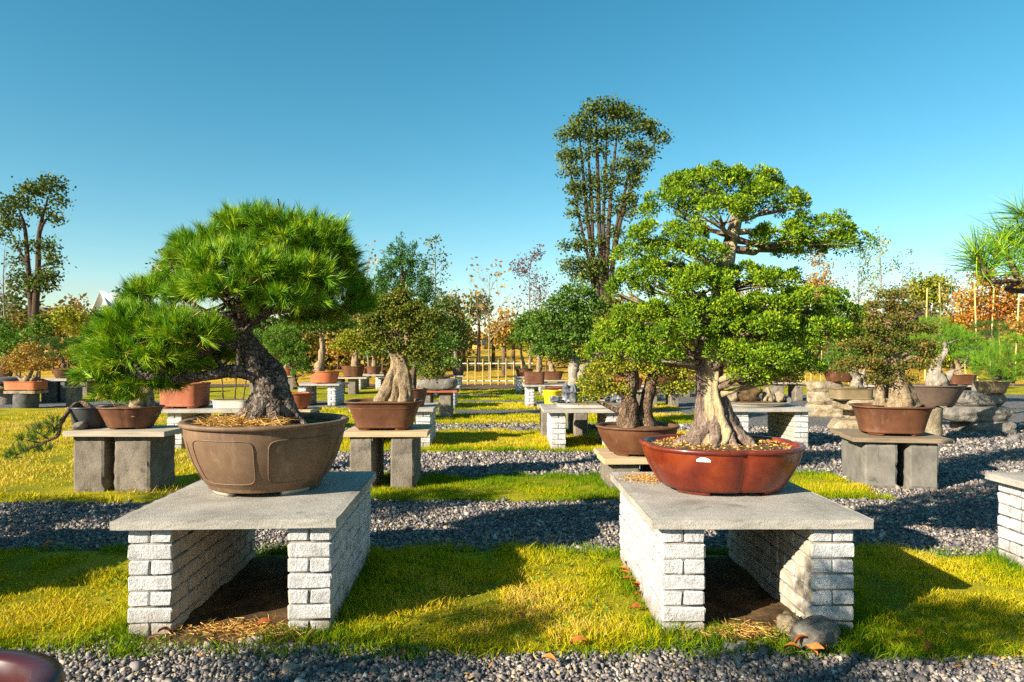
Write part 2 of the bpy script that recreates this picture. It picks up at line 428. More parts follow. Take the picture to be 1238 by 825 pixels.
M['fallen'] = m_leaf('fallen', [(0.0, (0.22, 0.06, 0.015)), (0.5, (0.42, 0.13, 0.025)), (1.0, (0.55, 0.26, 0.06))], 0.2)
M['gravel'] = m_leaf('gravel', [(0.0, (0.075, 0.064, 0.062)), (0.35, (0.145, 0.126, 0.120)), (0.7, (0.235, 0.205, 0.185)), (0.88, (0.34, 0.26, 0.18)), (1.0, (0.48, 0.43, 0.37))], 0.0, 0.75, 0.4)
M['bamboo'] = m_grain('bamboo', [(0.3, (0.42, 0.30, 0.09)), (0.7, (0.58, 0.44, 0.16))], 6, 0.2, 0.002, 40, 0.6)
M['rail'] = m_grain('rail', [(0.3, (0.52, 0.46, 0.36)), (0.7, (0.66, 0.60, 0.48))], 6, 0.3, 0.002, 40, 0.7)
M['house_white'] = m_grain('house_white', [(0.3, (0.70, 0.69, 0.67)), (0.7, (0.80, 0.79, 0.77))], 3, 0.2, 0.004, 30)
M['house_roof'] = m_grain('house_roof', [(0.3, (0.10, 0.09, 0.09)), (0.7, (0.18, 0.16, 0.15))], 3, 0.4, 0.01, 20)
M['house_ochre'] = m_grain('house_ochre', [(0.3, (0.50, 0.27, 0.06)), (0.7, (0.62, 0.36, 0.10))], 3, 0.2, 0.004, 30)
M['glass'] = m_grain('glass', [(0.3, (0.03, 0.04, 0.05)), (0.7, (0.05, 0.06, 0.07))], 2, 0.0, 0.001, 5, 0.1, 0.6)

# ground materials -----------------------------------------------------------
m, nt, b = newmat('gravel_ground')
v = coords(nt, False)
vo = nd(nt, 'ShaderNodeTexVoronoi'); vo.inputs['Scale'].default_value = 42
nt.links.new(v, vo.inputs['Vector'])
vsep = nd(nt, 'ShaderNodeSeparateColor'); nt.links.new(vo.outputs['Color'], vsep.inputs[0])
c = ramp(nt, vsep.outputs[0], [(0.0, (0.075, 0.068, 0.072)), (0.4, (0.145, 0.132, 0.135)), (0.75, (0.24, 0.215, 0.20)), (1.0, (0.45, 0.39, 0.32))])
c = mix(nt, ramp(nt, vo.outputs['Distance'], [(0.35, (0, 0, 0)), (0.75, (1, 1, 1))]), c, (0.05, 0.047, 0.045))
nt.links.new(c, b.inputs['Base Color']); b.inputs['Roughness'].default_value = 0.85
inv = math_n(nt, 'MULTIPLY', vo.outputs['Distance'], -1.0)
bump(nt, b, inv, 1.0, 0.03)
M['gravel_ground'] = m

m, nt, b = newmat('lawn_ground')
v = coords(nt, False)
n1 = noise_tex(nt, v, 1.3, 5, 0.6)
n2 = noise_tex(nt, v, 55, 4, 0.8)
c = ramp(nt, math_n(nt, 'ADD', math_n(nt, 'MULTIPLY', n1, 0.55), math_n(nt, 'MULTIPLY', n2, 0.45)), [(0.32, (0.10, 0.12, 0.008)), (0.45, (0.24, 0.23, 0.010)), (0.56, (0.42, 0.35, 0.015)), (0.7, (0.52, 0.40, 0.04))])
nt.links.new(c, b.inputs['Base Color']); b.inputs['Roughness'].default_value = 0.95; b.inputs['Specular IOR Level'].default_value = 0.1
bump(nt, b, n2, 1.0, 0.03)
M['lawn_ground'] = m

m, nt, b = newmat('field_ground')
v = coords(nt, False)
n1 = noise_tex(nt, v, 0.35, 6, 0.6)
n2 = noise_tex(nt, v, 7, 5, 0.8)
c = ramp(nt, math_n(nt, 'ADD', math_n(nt, 'MULTIPLY', n1, 0.6), math_n(nt, 'MULTIPLY', n2, 0.4)), [(0.34, (0.20, 0.12, 0.02)), (0.45, (0.46, 0.27, 0.03)), (0.56, (0.60, 0.37, 0.04)), (0.7, (0.64, 0.42, 0.06))])
nt.links.new(c, b.inputs['Base Color']); b.inputs['Roughness'].default_value = 0.95; b.inputs['Specular IOR Level'].default_value = 0.1
bump(nt, b, n2, 1.0, 0.1)
M['field_ground'] = m
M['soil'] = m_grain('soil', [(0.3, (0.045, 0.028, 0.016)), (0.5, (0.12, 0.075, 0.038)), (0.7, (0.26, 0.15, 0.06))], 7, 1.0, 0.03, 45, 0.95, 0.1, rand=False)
M['slope'] = m_grain('slope', [(0.3, (0.10, 0.055, 0.035)), (0.7, (0.20, 0.12, 0.06))], 3, 1.0, 0.03, 45, 0.95, 0.1, rand=False)

# ------------------------------------------------------------------ shape builders
def resample(pts, rad, n):
    pts = np.asarray(pts, float); rad = np.asarray(rad, float)
    if len(pts) < 3:
        t = np.linspace(0, 1, n)[:, None]
        return pts[0] * (1 - t) + pts[-1] * t, np.interp(np.linspace(0, 1, n), [0, 1], [rad[0], rad[-1]])
    p = np.vstack((2 * pts[0] - pts[1], pts, 2 * pts[-1] - pts[-2]))
    u = np.linspace(0, len(pts) - 1, n)
    i = np.minimum(u.astype(int), len(pts) - 2)
    t = (u - i)[:, None]
    a, b_, c_, d = p[i], p[i + 1], p[i + 2], p[i + 3]
    q = 0.5 * (2 * b_ + (c_ - a) * t + (2 * a - 5 * b_ + 4 * c_ - d) * t ** 2 + (3 * b_ - a - 3 * c_ + d) * t ** 3)
    return q, np.interp(u, np.arange(len(pts)), rad)

def tube(g, pts, rad, sides=8, n=None, noise=0.0, nscale=6.0, flute=0, famp=0.0, twist=0.0, rnd=None, cap=True, seed=0.0, zs=1.0):
    n = n or max(4, 3 * len(pts))
    q, r = resample(pts, rad, n)
    tan = unit(np.gradient(q, axis=0))
    up = np.array((0.0, 1.0, 0.0)) if abs(tan[0][1]) < 0.9 else np.array((1.0, 0, 0))
    x = unit(np.cross(up, tan[0])); fr = []
    for k in range(n):
        x = unit(x - tan[k] * np.dot(x, tan[k])); fr.append((x, np.cross(tan[k], x)))
    X = np.array([f[0] for f in fr]); Y = np.array([f[1] for f in fr])
    th = np.linspace(0, 2 * np.pi, sides, endpoint=False)
    L = np.linspace(0, 1, n)[:, None]
    mod = np.ones((n, sides))
    if flute:
        mod = mod + famp * (np.cos(flute * th[None] + twist * L) * 0.6 + np.cos((flute * 2 + 1) * th[None] - twist * 0.7 * L + 1.3) * 0.4)
    V = q[:, None] + (X[:, None] * np.cos(th)[None, :, None] + Y[:, None] * np.sin(th)[None, :, None]) * (r[:, None] * mod)[..., None]
    if noise:
        d = unit(V - q[:, None])
        V = V + d * (fbm(V * nscale * np.array((1, 1, zs)), 4, seed) * noise)[..., None] * r[:, None, None]
    V = V.reshape(-1, 3)
    i, j = np.meshgrid(np.arange(n - 1), np.arange(sides), indexing='ij')
    j2 = (j + 1) % sides
    F = np.stack((i * sides + j, i * sides + j2, (i + 1) * sides + j2, (i + 1) * sides + j), -1).reshape(-1, 4)
    rr = None if rnd is None else (rnd if np.isscalar(rnd) else np.asarray(rnd(V, L, th)).ravel())
    g.add(V, F, rr)
    if cap:
        g.add(np.vstack((V[-sides:], q[-1:] + tan[-1:] * r[-1] * 0.5)), np.array([(k, (k + 1) % sides, sides) for k in range(sides)]), None if rr is None else 0.5)
    return q, r

def leaves(g, base, d, length, width, rnd, up_bias=0.0):
    """rhombic leaves: base points, directions, lengths, widths"""
    n = len(base)
    s = unit(np.cross(d, rng.normal(size=(n, 3))))
    length = np.broadcast_to(length, (n,))[:, None]; width = np.broadcast_to(width, (n,))[:, None]
    mid = base + d * length * 0.5
    V = np.stack((base, mid - s * width * 0.5, base + d * length, mid + s * width * 0.5), 1).reshape(-1, 3)
    k = np.arange(n)[:, None] * 4
    g.add(V, np.concatenate((k + np.array([[0, 1, 2]]), k + np.array([[0, 2, 3]]))), np.repeat(rnd, 4))

def needles(g, base, d, length, width, rnd):
    n = len(base)
    s = unit(np.cross(d, rng.normal(size=(n, 3)))) * np.broadcast_to(width, (n,))[:, None] * 0.5
    tip = base + d * np.broadcast_to(length, (n,))[:, None]
    V = np.stack((base - s, base + s, tip), 1).reshape(-1, 3)
    g.add(V, np.arange(n * 3).reshape(-1, 3), np.repeat(rnd, 3))

def blades3(g, base, d, bend, length, width, rnd):
    """curved three-triangle blades (near grass, near needles)"""
    n = len(base)
    L = np.broadcast_to(length, (n,))[:, None]; Wd = np.broadcast_to(width, (n,))[:, None]
    s = unit(np.cross(d, rng.normal(size=(n, 3)))) * Wd * 0.5
    mid = base + d * L * 0.55
    tip = base + d * L + bend * L
    V = np.stack((base - s, base + s, mid - s * 0.75 + bend * L * 0.25, mid + s * 0.75 + bend * L * 0.25, tip), 1).reshape(-1, 3)
    k = np.arange(n)[:, None] * 5
    g.add(V, np.concatenate((k + np.array([[0, 1, 3]]), k + np.array([[0, 3, 2]]), k + np.array([[2, 3, 4]]))), np.repeat(rnd, 5))

def pad_points(c, r, n, low=-0.35, shell=0.72, lump=0.18):
    """points in the outer shell of one flattened foliage pad, with outward normals"""
    u = unit(rng.normal(size=(n * 2, 3)))
    u = u[u[:, 2] > low][:n]
    while len(u) < n:
        w = unit(rng.normal(size=(n, 3))); u = np.vstack((u, w[w[:, 2] > low]))[:n]
    rad = shell + (1 - shell) * rng.random(n) ** 0.6
    lumpy = 1 + lump * fbm(u * 2.2 + np.asarray(c) * 3.1, 2)
    p = np.asarray(c) + u * np.asarray(r) * (rad * lumpy)[:, None]
    nrm = unit(u / np.asarray(r))
    return p, nrm

def foliage(g, kind, c, r, n, size, low=-0.35):
    c = np.asarray(c, float); r = np.asarray(r, float)
    if kind == 'needle':            # n tufts of needles of length size
        p, nr = pad_points(c, r, n, low)
        ax = unit(nr * 0.75 + np.array((0, 0, 0.75)) + rng.normal(size=p.shape) * 0.28)
        k = 26
        cr = rng.random(n)
        base = np.repeat(p, k, 0) + np.repeat(ax, k, 0) * rng.uniform(-0.35, 0.25, (n * k, 1)) * size
        d = unit(np.repeat(ax, k, 0) * 0.95 + rng.normal(size=(n * k, 3)) * 0.42)
        needles(g, base, d, size * rng.uniform(0.7, 1.1, n * k), size * 0.028, np.clip(np.repeat(cr, k) * 0.6 + rng.random(n * k) * 0.4, 0, 1))
    elif kind == 'sprig':           # n clusters of small scale-like leaves
        p, nr = pad_points(c, r, n, low, 0.66)
        ax = unit(nr * 0.7 + np.array((0, 0, 0.6)) + rng.normal(size=p.shape) * 0.25)
        k = 24
        cr = rng.random(n)
        a = np.repeat(ax, k, 0)
        along = rng.random((n * k, 1))
        base = np.repeat(p, k, 0) + a * along * size * 1.5 + rng.normal(size=(n * k, 3)) * size * (0.42 - 0.2 * along)
        d = unit(a * 0.8 + rng.normal(size=(n * k, 3)) * 0.6)
        leaves(g, base, d, size * rng.uniform(0.45, 0.85, n * k), size * 0.30, np.clip(np.repeat(cr, k) * 0.5 + along[:, 0] * 0.2 + rng.random(n * k) * 0.3, 0, 1))
    elif kind == 'clump':           # n rounded clumps of radius size, each a shell of small leaves
        p, nr = pad_points(c, r, n, low, 0.70, 0.22)
        k = 90
        rc = np.repeat(size * rng.uniform(0.65, 1.25, n), k)[:, None]
        u = unit(rng.normal(size=(n * k, 3)) + np.array((0, 0, 0.45)))
        u2 = unit(u + np.repeat(nr, k, 0) * 0.5)
        base = np.repeat(p, k, 0) + u2 * rc * rng.uniform(0.45, 1.0, (n * k, 1)) ** 0.7
        d = unit(u2 * 0.75 + rng.normal(size=(n * k, 3)) * 0.5 + np.array((0, 0, 0.25)))
        cr = np.repeat(rng.random(n), k)
        leaves(g, base, d, size * rng.uniform(0.28, 0.62, n * k), size * rng.uniform(0.14, 0.25, n * k), np.clip(cr * 0.45 + 0.55 * rng.random(n * k), 0, 1))
    else:                           # n*8 loose leaves
        p, nr = pad_points(c, r, n, low, 0.45, 0.3)
        k = 8
        cr = rng.random(n)
        base = np.repeat(p, k, 0) + rng.normal(size=(n * k, 3)) * size * 1.1
        d = unit(np.repeat(nr, k, 0) * 0.35 + rng.normal(size=(n * k, 3)))
        leaves(g, base, d, size * rng.uniform(0.75, 1.4, n * k), size * 0.72, np.clip(np.repeat(cr, k) * 0.5 + rng.random(n * k) * 0.5, 0, 1))

def tree(name, label, cat, base, trunks, pads, kind, size, dens, leafm, barkm, group=None, limb=0.3, low=-0.35, tnoise=0.25, sides=10, twigs=True):
    """a tree: every trunk, every limb to a foliage pad and the crown are parts
       trunks: [(points, radii)], pads: [(centre, radii)]"""
    root = empty(name, base, label, cat, group)
    axes = []
    for k, (pts, rad) in enumerate(trunks):
        g = Geo()
        q, r = tube(g, pts, np.array(rad) * (0.82 if tnoise > 0.1 else 1), sides, max(10, 7 * len(pts)), tnoise * 1.5, 2.4 / max(rad), 5 if tnoise > 0.1 else 0, 0.12, 2.5, seed=k + len(label), zs=0.45)
        part('trunk', g, barkm, root, True)
        axes.append((q, r))
    gc = Geo()
    for c, r in pads:
        c = np.asarray(c, float); r = np.asarray(r, float)
        area = (r[0] * r[1] + r[0] * r[2] + r[1] * r[2])
        n = max(8, int(dens * area / (size * size) * (2.0 if kind == 'leaf' else 6.0 if kind == 'needle' else 2.2)))
        foliage(gc, kind, c, r, n, size, low)
        if limb:
            best = None
            tgt = c - np.array((0, 0, 0.15 * r[2]))
            for q, rr in axes:
                h = q.copy(); h[:, 2] += 0.35 * np.linalg.norm((q - tgt)[:, :2], axis=1)
                dd = np.linalg.norm(h - tgt, axis=1) + 0.02 * np.arange(len(q))[::-1] / len(q)
                i = int(np.argmin(dd))
                if best is None or dd[i] < best[0]: best = (dd[i], q[i], rr[i])
            s, rs = best[1], best[2]
            e = tgt
            if np.linalg.norm(e - s) > 0.6 * min(r):
                mid = (s + e) / 2 + rng.normal(size=3) * 0.06 * np.linalg.norm(e - s) + np.array((0, 0, 0.05 * np.linalg.norm(e - s)))
                g = Geo()
                tube(g, [s, mid, e], [rs * limb * 1.5, rs * limb, rs * limb * 0.4], 6, 8, 0.2, 4)
                if twigs:
                    for _ in range(5):
                        u = unit(rng.normal(size=3)); u[2] = abs(u[2]) * 0.6
                        tube(g, [e + (s - e) * rng.uniform(0, 0.35), e + u * r * 0.75], [rs * limb * 0.45, rs * limb * 0.12], 4, 4, cap=False)
                part('branch', g, barkm, root, True)
    part('crown', gc, leafm, root)
    return root

def bare_tree(name, label, base, h, spread, barkm, leafm=None, nleaf=0, lsize=0.1, lean=0.0, r0=None, levels=4, low=0.25, group=None):
    root = empty(name, base, label, 'tree', group)
    base = np.asarray(base, float)
    gt, gl = Geo(), Geo()
    r0 = r0 or h * 0.010
    tips = []
    top = base + np.array((lean * h, 0, h))
    pts = [base, base + (top - base) * 0.35 + rng.normal(size=3) * (0.012 * h), base + (top - base) * 0.7 + rng.normal(size=3) * (0.015 * h), top]
    q, r = tube(gt, pts, [r0, r0 * 0.75, r0 * 0.45, r0 * 0.12], 7, 18)
    part('trunk', gt, barkm, root, True)
    gb = Geo()
    def rec(s, d, L, rr, lv):
        e = s + d * L + np.array((0, 0, 0.12 * L))
        tube(gb, [s, (s + e) / 2 + rng.normal(size=3) * 0.05 * L, e], [rr, rr * 0.7, rr * 0.35], 4, 5, cap=False)
        tips.append((e, d)); tips.append(((s + e) / 2, d))
        if lv > 0:
            for _ in range(3):
                t = rng.uniform(0.35, 1.0)
                rec(s + (e - s) * t, unit(d + rng.normal(size=3) * 0.5 + np.array((0, 0, 0.15))), L * rng.uniform(0.45, 0.65), rr * 0.5, lv - 1)
    for i in range(4, 18):
        f = i / 17.0
        if f < low: continue
        for _ in range(2):
            a = rng.uniform(0, 2 * np.pi)
            d = unit(np.array((math.cos(a), math.sin(a), rng.uniform(0.5, 1.2))))
            rec(q[i], d, spread * (1.05 - 0.75 * f) * rng.uniform(0.6, 1.0), r[i] * 0.5, levels - 2)
    part('branches', gb, barkm, root)
    if leafm and nleaf:
        tp = np.array([t[0] for t in tips]); idx = rng.integers(0, len(tp), nleaf)
        p = tp[idx] + rng.normal(size=(nleaf, 3)) * lsize * 0.9
        leaves(gl, p, unit(rng.normal(size=(nleaf, 3))), lsize * rng.uniform(0.6, 1.2, nleaf), lsize * 0.6, rng.random(nleaf))
        part('crown', gl, leafm, root)
    return root

# pots -------------------------------------------------------------------------
def plan(kind, th, par):
    if kind == 'round': return np.ones_like(th)
    if kind == 'lobed':  # four soft lobes with notches between them
        return 1 - par * (1 - np.abs(np.sin(2 * th + np.pi / 4 * 0)) ** 0.5) if par >= 0 else 1 + par * (1 - np.abs(np.cos(2 * th)) ** 0.5)
    n = par
    return (np.abs(np.cos(th)) ** n + np.abs(np.sin(th)) ** n) ** (-1.0 / n)

def ring_surface(g, prof, a, b, kind, par, seg=96, close_bottom=True, lobefade=None):
    th = np.linspace(0, 2 * np.pi, seg, endpoint=False)
    s = plan(kind, th, par)
    rows = []
    for k, (r, z) in enumerate(prof):
        rows.append(np.stack((np.cos(th) * s * r * a, np.sin(th) * s * r * b, np.full(seg, z)), 1))
    V = np.concatenate(rows)
    i, j = np.meshgrid(np.arange(len(prof) - 1), np.arange(seg), indexing='ij')
    j2 = (j + 1) % seg
    F = np.stack((i * seg + j, i * seg + j2, (i + 1) * seg + j2, (i + 1) * seg + j), -1).reshape(-1, 4)
    g.add(V, F)
    if close_bottom:
        z = prof[0][1]
        g.add(np.vstack((rows[0], [[0, 0, z]])), np.array([((k + 1) % seg, k, seg) for k in range(seg)]))

def soil_disc(g, a, b, kind, par, z, mound=0.02, seg=48):
    th = np.linspace(0, 2 * np.pi, seg, endpoint=False)
    s = plan(kind, th, par)
    rows = [np.stack((np.cos(th) * s * a * f, np.sin(th) * s * b * f, np.full(seg, z + mound * (1 - f * f))), 1) for f in (1, 0.85, 0.65, 0.45, 0.25, 0.08)]
    V = np.concatenate(rows)
    V[:, 2] += fbm(V * 25, 2) * 0.006 + rng.normal(size=len(V)) * 0.002
    i, j = np.meshgrid(np.arange(5), np.arange(seg), indexing='ij'); j2 = (j + 1) % seg
    g.add(V, np.stack((i * seg + j, i * seg + j2, (i + 1) * seg + j2, (i + 1) * seg + j), -1).reshape(-1, 4))
    g.add(rows[-1], np.arange(seg).reshape(1, -1))

def pot(name, label, c, a, b, h, m, kind='round', par=0.0, base=0.72, lip=0.06, belly=1.35, feet=4, rz=0.0, cat='pot', soil=True, group=None, soilz=0.88, footm=None, lipz=0.07, band=True):
    """bonsai pot: body, rim, feet and soil are parts; a,b half width / depth at the rim"""
    root = empty(name, c, label, cat, group, rz)
    fh = min(0.03, h * 0.09) if feet else 0.0
    seg = 112 if c[1] < 6 else 72 if c[1] < 9 else 36
    t = np.linspace(0, 1, 12)
    z = fh + (h - h * lipz - fh) * t
    r = base + (1 - lip - base) * (1 - (1 - t) ** belly)
    prof = [(base * 0.93, fh * 0.99)] + [(rr, zz) for rr, zz in zip(r, z)]
    if band and h > 0.1:
        prof.insert(2, (r[0] + 0.014, z[0] + (z[1] - z[0]) * 0.15)); prof.insert(3, (r[0] + 0.016, z[0] + (z[1] - z[0]) * 0.75))
        prof = sorted(prof, key=lambda q: q[1])
    g = Geo(); ring_surface(g, prof, a, b, kind, par, seg)
    part('body', g, m, root, True, world=False)
    rt = r[-1]; wall = 0.055
    lp = [(rt, h - h * lipz), (1.0 - lip * 0.25, h - h * lipz * 0.85), (1.0, h - h * lipz * 0.5), (0.995, h - h * lipz * 0.15), (0.985, h), (1 - lip - wall * 0.4, h), (1 - lip - wall * 0.8, h - h * lipz * 0.2), (1 - lip - wall, h - h * lipz), (1 - lip - wall * 1.2, h * 0.75)]
    g = Geo(); ring_surface(g, lp, a, b, kind, par, seg, close_bottom=False)
    part('rim', g, m, root, True, world=False)
    if feet:
        for k in range(feet):
            th0 = 2 * np.pi * (k + 0.5) / feet
            g = Geo(); w = 0.30
            th = np.linspace(th0 - w, th0 + w, 7); s = plan(kind, th, par)
            o = np.stack((np.cos(th) * s * a * base * 0.985, np.sin(th) * s * b * base * 0.985), 1); i_ = o * 0.8
            V = []
            for zz, sc in ((0.0, 0.93), (fh * 0.5, 0.97), (fh * 1.3, 1.0)):
                V += [(x * sc, y * sc, zz) for x, y in o] + [(x, y, zz) for x, y in i_]
            F = []
            for L in range(2):
                q = L * 14
                for e in range(6):
                    F.append((q + e, q + e + 1, q + 14 + e + 1, q + 14 + e)); F.append((q + 7 + e + 1, q + 7 + e, q + 21 + e, q + 21 + e + 1))
                F.append((q + 7, q, q + 14, q + 21)); F.append((q + 6, q + 13, q + 27, q + 20))
            for e in range(6): F.append((e + 1, e, 7 + e, 8 + e))
            g.add(V, F)
            part('foot', g, footm or m, root, False, world=False)
    if soil:
        g = Geo(); soil_disc(g, a * (1 - lip - wall * 0.8), b * (1 - lip - wall * 0.8), kind, par, h * soilz, 0.03 * min(1, a / 0.4))
        part('soil', g, M['potsoil'], root, True, world=False)
    return root

# tables of painted brick -----------------------------------------------------------
def bevel_box(sx, sy, sz, bev, jit, m, name, seed, center=True):
    bm = bmesh.new()
    bmesh.ops.create_cube(bm, size=1.0)
    for v_ in bm.verts:
        v_.co = Vector((v_.co.x * sx, v_.co.y * sy, v_.co.z * sz))
    bmesh.ops.bevel(bm, geom=bm.edges[:], offset=bev, segments=1, affect='EDGES', profile=0.5)
    rr = random.Random(seed)
    for v_ in bm.verts:
        v_.co += Vector((rr.uniform(-jit, jit), rr.uniform(-jit, jit), rr.uniform(-jit, jit)))
    return from_bm(bm, name, m)

BRH = 0.083
def bare_side(me, side):
    """same brick with its inner face left unpainted"""
    c = me.copy(); c.materials.append(M['bare_brick'])
    for p_ in c.polygons:
        if p_.normal.x * side > 0.5: p_.material_index = 1
    return c
stretchers = [bevel_box(0.108, 0.219, BRH - 0.009, 0.0075, 0.0042, M['white_brick'], 'brick', 10 + k) for k in range(6)]
headers = [bevel_box(0.229, 0.105, BRH - 0.009, 0.0075, 0.0042, M['white_brick'], 'brick', 40 + k) for k in range(6)]

BRICKS = {(t_, s_): ([bare_side(me, s_) for me in (stretchers, headers)[t_]] if s_ else (stretchers, headers)[t_]) for t_ in (0, 1) for s_ in (-1, 0, 1)}

def slab_mesh(w, d, t, name='slab', m=None, chip=0.004, cuts=22):
    bm = bmesh.new()
    bmesh.ops.create_cube(bm, size=1.0)
    bmesh.ops.subdivide_edges(bm, edges=bm.edges[:], cuts=cuts, use_grid_fill=True)
    for v_ in bm.verts:
        x, y, z = v_.co
        e = (abs(x) > 0.499) + (abs(y) > 0.499) + (abs(z) > 0.499)
        p = Vector((x * w, y * d, z * t))
        if e >= 2:
            s = chip * (0.6 + 1.2 * max(0, mnoise.noise(p * 14)) + 0.8 * random.random())
            p -= Vector((math.copysign(s, x) if abs(x) > 0.499 else 0, math.copysign(s, y) if abs(y) > 0.499 else 0, math.copysign(s, z) if abs(z) > 0.499 else 0))
        elif abs(z) < 0.499:
            p += Vector((math.copysign(1, x) if abs(x) > 0.499 else 0, math.copysign(1, y) if abs(y) > 0.499 else 0, 0)) * mnoise.noise(p * 40) * 0.0035
        v_.co = p
    return from_bm(bm, name, m or M['slab'])

SLAB_T = 0.052
slab_big = slab_mesh(1.165, 1.46, SLAB_T)
slab_far = bevel_box(1.32, 1.3, SLAB_T, 0.006, 0.001, M['slab'], 'slab', 3)

def brick_pillar(root, x0, y0, rows, cols, joined, base_z=0.0):
    """pillar of alternating stretcher and header courses; x0 centre, y0 front"""
    ly = cols * 0.23
    hz = rows * BRH
    core = Geo()
    bx = 0.231 / 2 - 0.016
    V = [(x0 + sx * bx, y0 + 0.016 + (ly - 0.032) * (sy + 1) / 2, base_z + (hz - 0.004) * (sz + 1) / 2) for sz in (-1, 1) for sy in (-1, 1) for sx in (-1, 1)]
    core.add(V, [(0, 2, 3, 1), (4, 5, 7, 6), (0, 1, 5, 4), (2, 6, 7, 3), (0, 4, 6, 2), (1, 3, 7, 5)])
    pil = part('pillar', core, M['mortar'], root, world=False)
    rr = random.Random(int(x0 * 1000) + rows * 7 + cols)
    specs = []
    for k in range(rows):
        z = base_z + hz - (k + 0.5) * BRH
        if k % 2 == 0:
            for c in range(cols):
                for s in (-1, 1):
                    specs.append((0, (x0 + s * 0.0583, y0 + (c + 0.5) * 0.23, z)))
        else:
            for c in range(cols * 2):
                specs.append((1, (x0, y0 + (c + 0.5) * 0.115, z)))
    if not joined:
        for t, p in specs:
            side = (-1 if x0 > 0 else 1); side = side if (t == 1 or (p[0] - x0) * side > 0) else 0
            me = rr.choice(BRICKS[(t, side)])
            place('brick', me, pil, (p[0] + rr.uniform(-0.002, 0.002), p[1] + rr.uniform(-0.002, 0.002), p[2]), (rr.uniform(-0.006, 0.006), rr.uniform(-0.006, 0.006), rr.uniform(-0.010, 0.010)))
    else:
        g = Geo()
        base = []
        for me in (stretchers[0], headers[0]):
            co = np.zeros(len(me.vertices) * 3); me.vertices.foreach_get('co', co)
            base.append((co.reshape(-1, 3), [tuple(p.vertices) for p in me.polygons]))
        for t, p in specs:
            co, fs = base[t]
            f4 = [f for f in fs if len(f) == 4]; f3 = [f for f in fs if len(f) == 3]
            V = co + np.array(p)
            g.add(V, f4)
            if f3:
                g.f.append(np.array(f3) + (g.n - len(V)))
        o = part('brickwork', g, M['white_brick'], root, world=False, parent=pil)
        o['kind'] = 'stuff'
    return pil

def brick_table(label, x, y, rz, slabme, pillars, rows=7, cols=6, joined=False, ydepth=1.46, dx=0.0, group='tables of white painted brick'):
    root = empty('brick_table', (x, y, 0), label, 'table', group, R(rz))
    hz = rows * BRH
    for px in pillars:
        brick_pillar(root, px, -cols * 0.115, rows, cols, joined)
    s = place('slab', slabme, root, (dx, 0, hz + SLAB_T / 2 + 0.0015))
    return root
TOP = 7 * BRH + SLAB_T + 0.0015     # top of a full table, 0.6345

# ------------------------------------------------------------------ ground, lawns, gravel
def terrain(x, y):
    x = np.asarray(x, float); y = np.asarray(y, float)
    t = np.clip((y - 31) / 60, 0, 1)
    return 2.0 * t * t * (3 - 2 * t) + 0.0

xs = np.concatenate((np.linspace(-900, -60, 10), np.linspace(-50, 50, 41), np.linspace(60, 900, 10)))
ys = np.concatenate((np.linspace(-60, 30, 31), np.linspace(33, 110, 30), np.linspace(140, 1500, 10)))
XX, YY = np.meshgrid(xs, ys, indexing='ij')
V = np.stack((XX, YY, terrain(XX, YY)), -1).reshape(-1, 3)
ny = len(ys)
i, j = np.meshgrid(np.arange(len(xs) - 1), np.arange(ny - 1), indexing='ij')
F = np.stack((i * ny + j, (i + 1) * ny + j, (i + 1) * ny + j + 1, i * ny + j + 1), -1).reshape(-1, 4)
o = place('ground', mesh_np('ground', Geo().add(V, F), M['gravel_ground'], True))
tag(o, 'grey gravel ground of the bonsai garden', 'ground', kind='structure')

def edge_wobble(x, seed):
    p = np.stack((np.asarray(x) * 1.1, np.full_like(np.asarray(x, float), seed * 3.7), np.zeros_like(np.asarray(x, float))), -1)
    return 0.13 * fbm(p, 3) 

LAWNS = []
def lawn(x0, x1, y0, y1, label, h=0.02, step=0.12, matn='lawn_ground', wob=1.0):
    n = int(max(12, (x1 - x0) / step)); mny = int(max(6, (y1 - y0) / step))
    n, mny = min(n, 220), min(mny, 60)
    X = np.linspace(x0, x1, n)
    e0 = y0 + edge_wobble(X, y0) * wob; e1 = y1 + edge_wobble(X, y1 + 5) * wob
    T = np.linspace(0, 1, mny)
    Yg = e0[:, None] * (1 - T) + e1[:, None] * T
    Xg = np.repeat(X[:, None], mny, 1)
    edge = np.minimum(np.minimum(Yg - e0[:, None], e1[:, None] - Yg), np.minimum(Xg - x0, x1 - Xg))
    Zg = terrain(Xg, Yg) - 0.012 + (h + 0.012) * np.clip(edge / 0.12, 0, 1) + fbm(np.stack((Xg * 2, Yg * 2, Xg * 0), -1), 2) * 0.008 * np.clip(edge / 0.2, 0, 1)
    V = np.stack((Xg, Yg, Zg), -1).reshape(-1, 3)
    i, j = np.meshgrid(np.arange(n - 1), np.arange(mny - 1), indexing='ij')
    F = np.stack((i * mny + j, (i + 1) * mny + j, (i + 1) * mny + j + 1, i * mny + j + 1), -1).reshape(-1, 4)
    o = place('lawn', mesh_np('lawn', Geo().add(V, F), M[matn], True))
    tag(o, label, 'lawn', kind='structure')
    LAWNS.append((x0, x1, X, e0, e1))
    return (x0, x1, X, e0, e1)

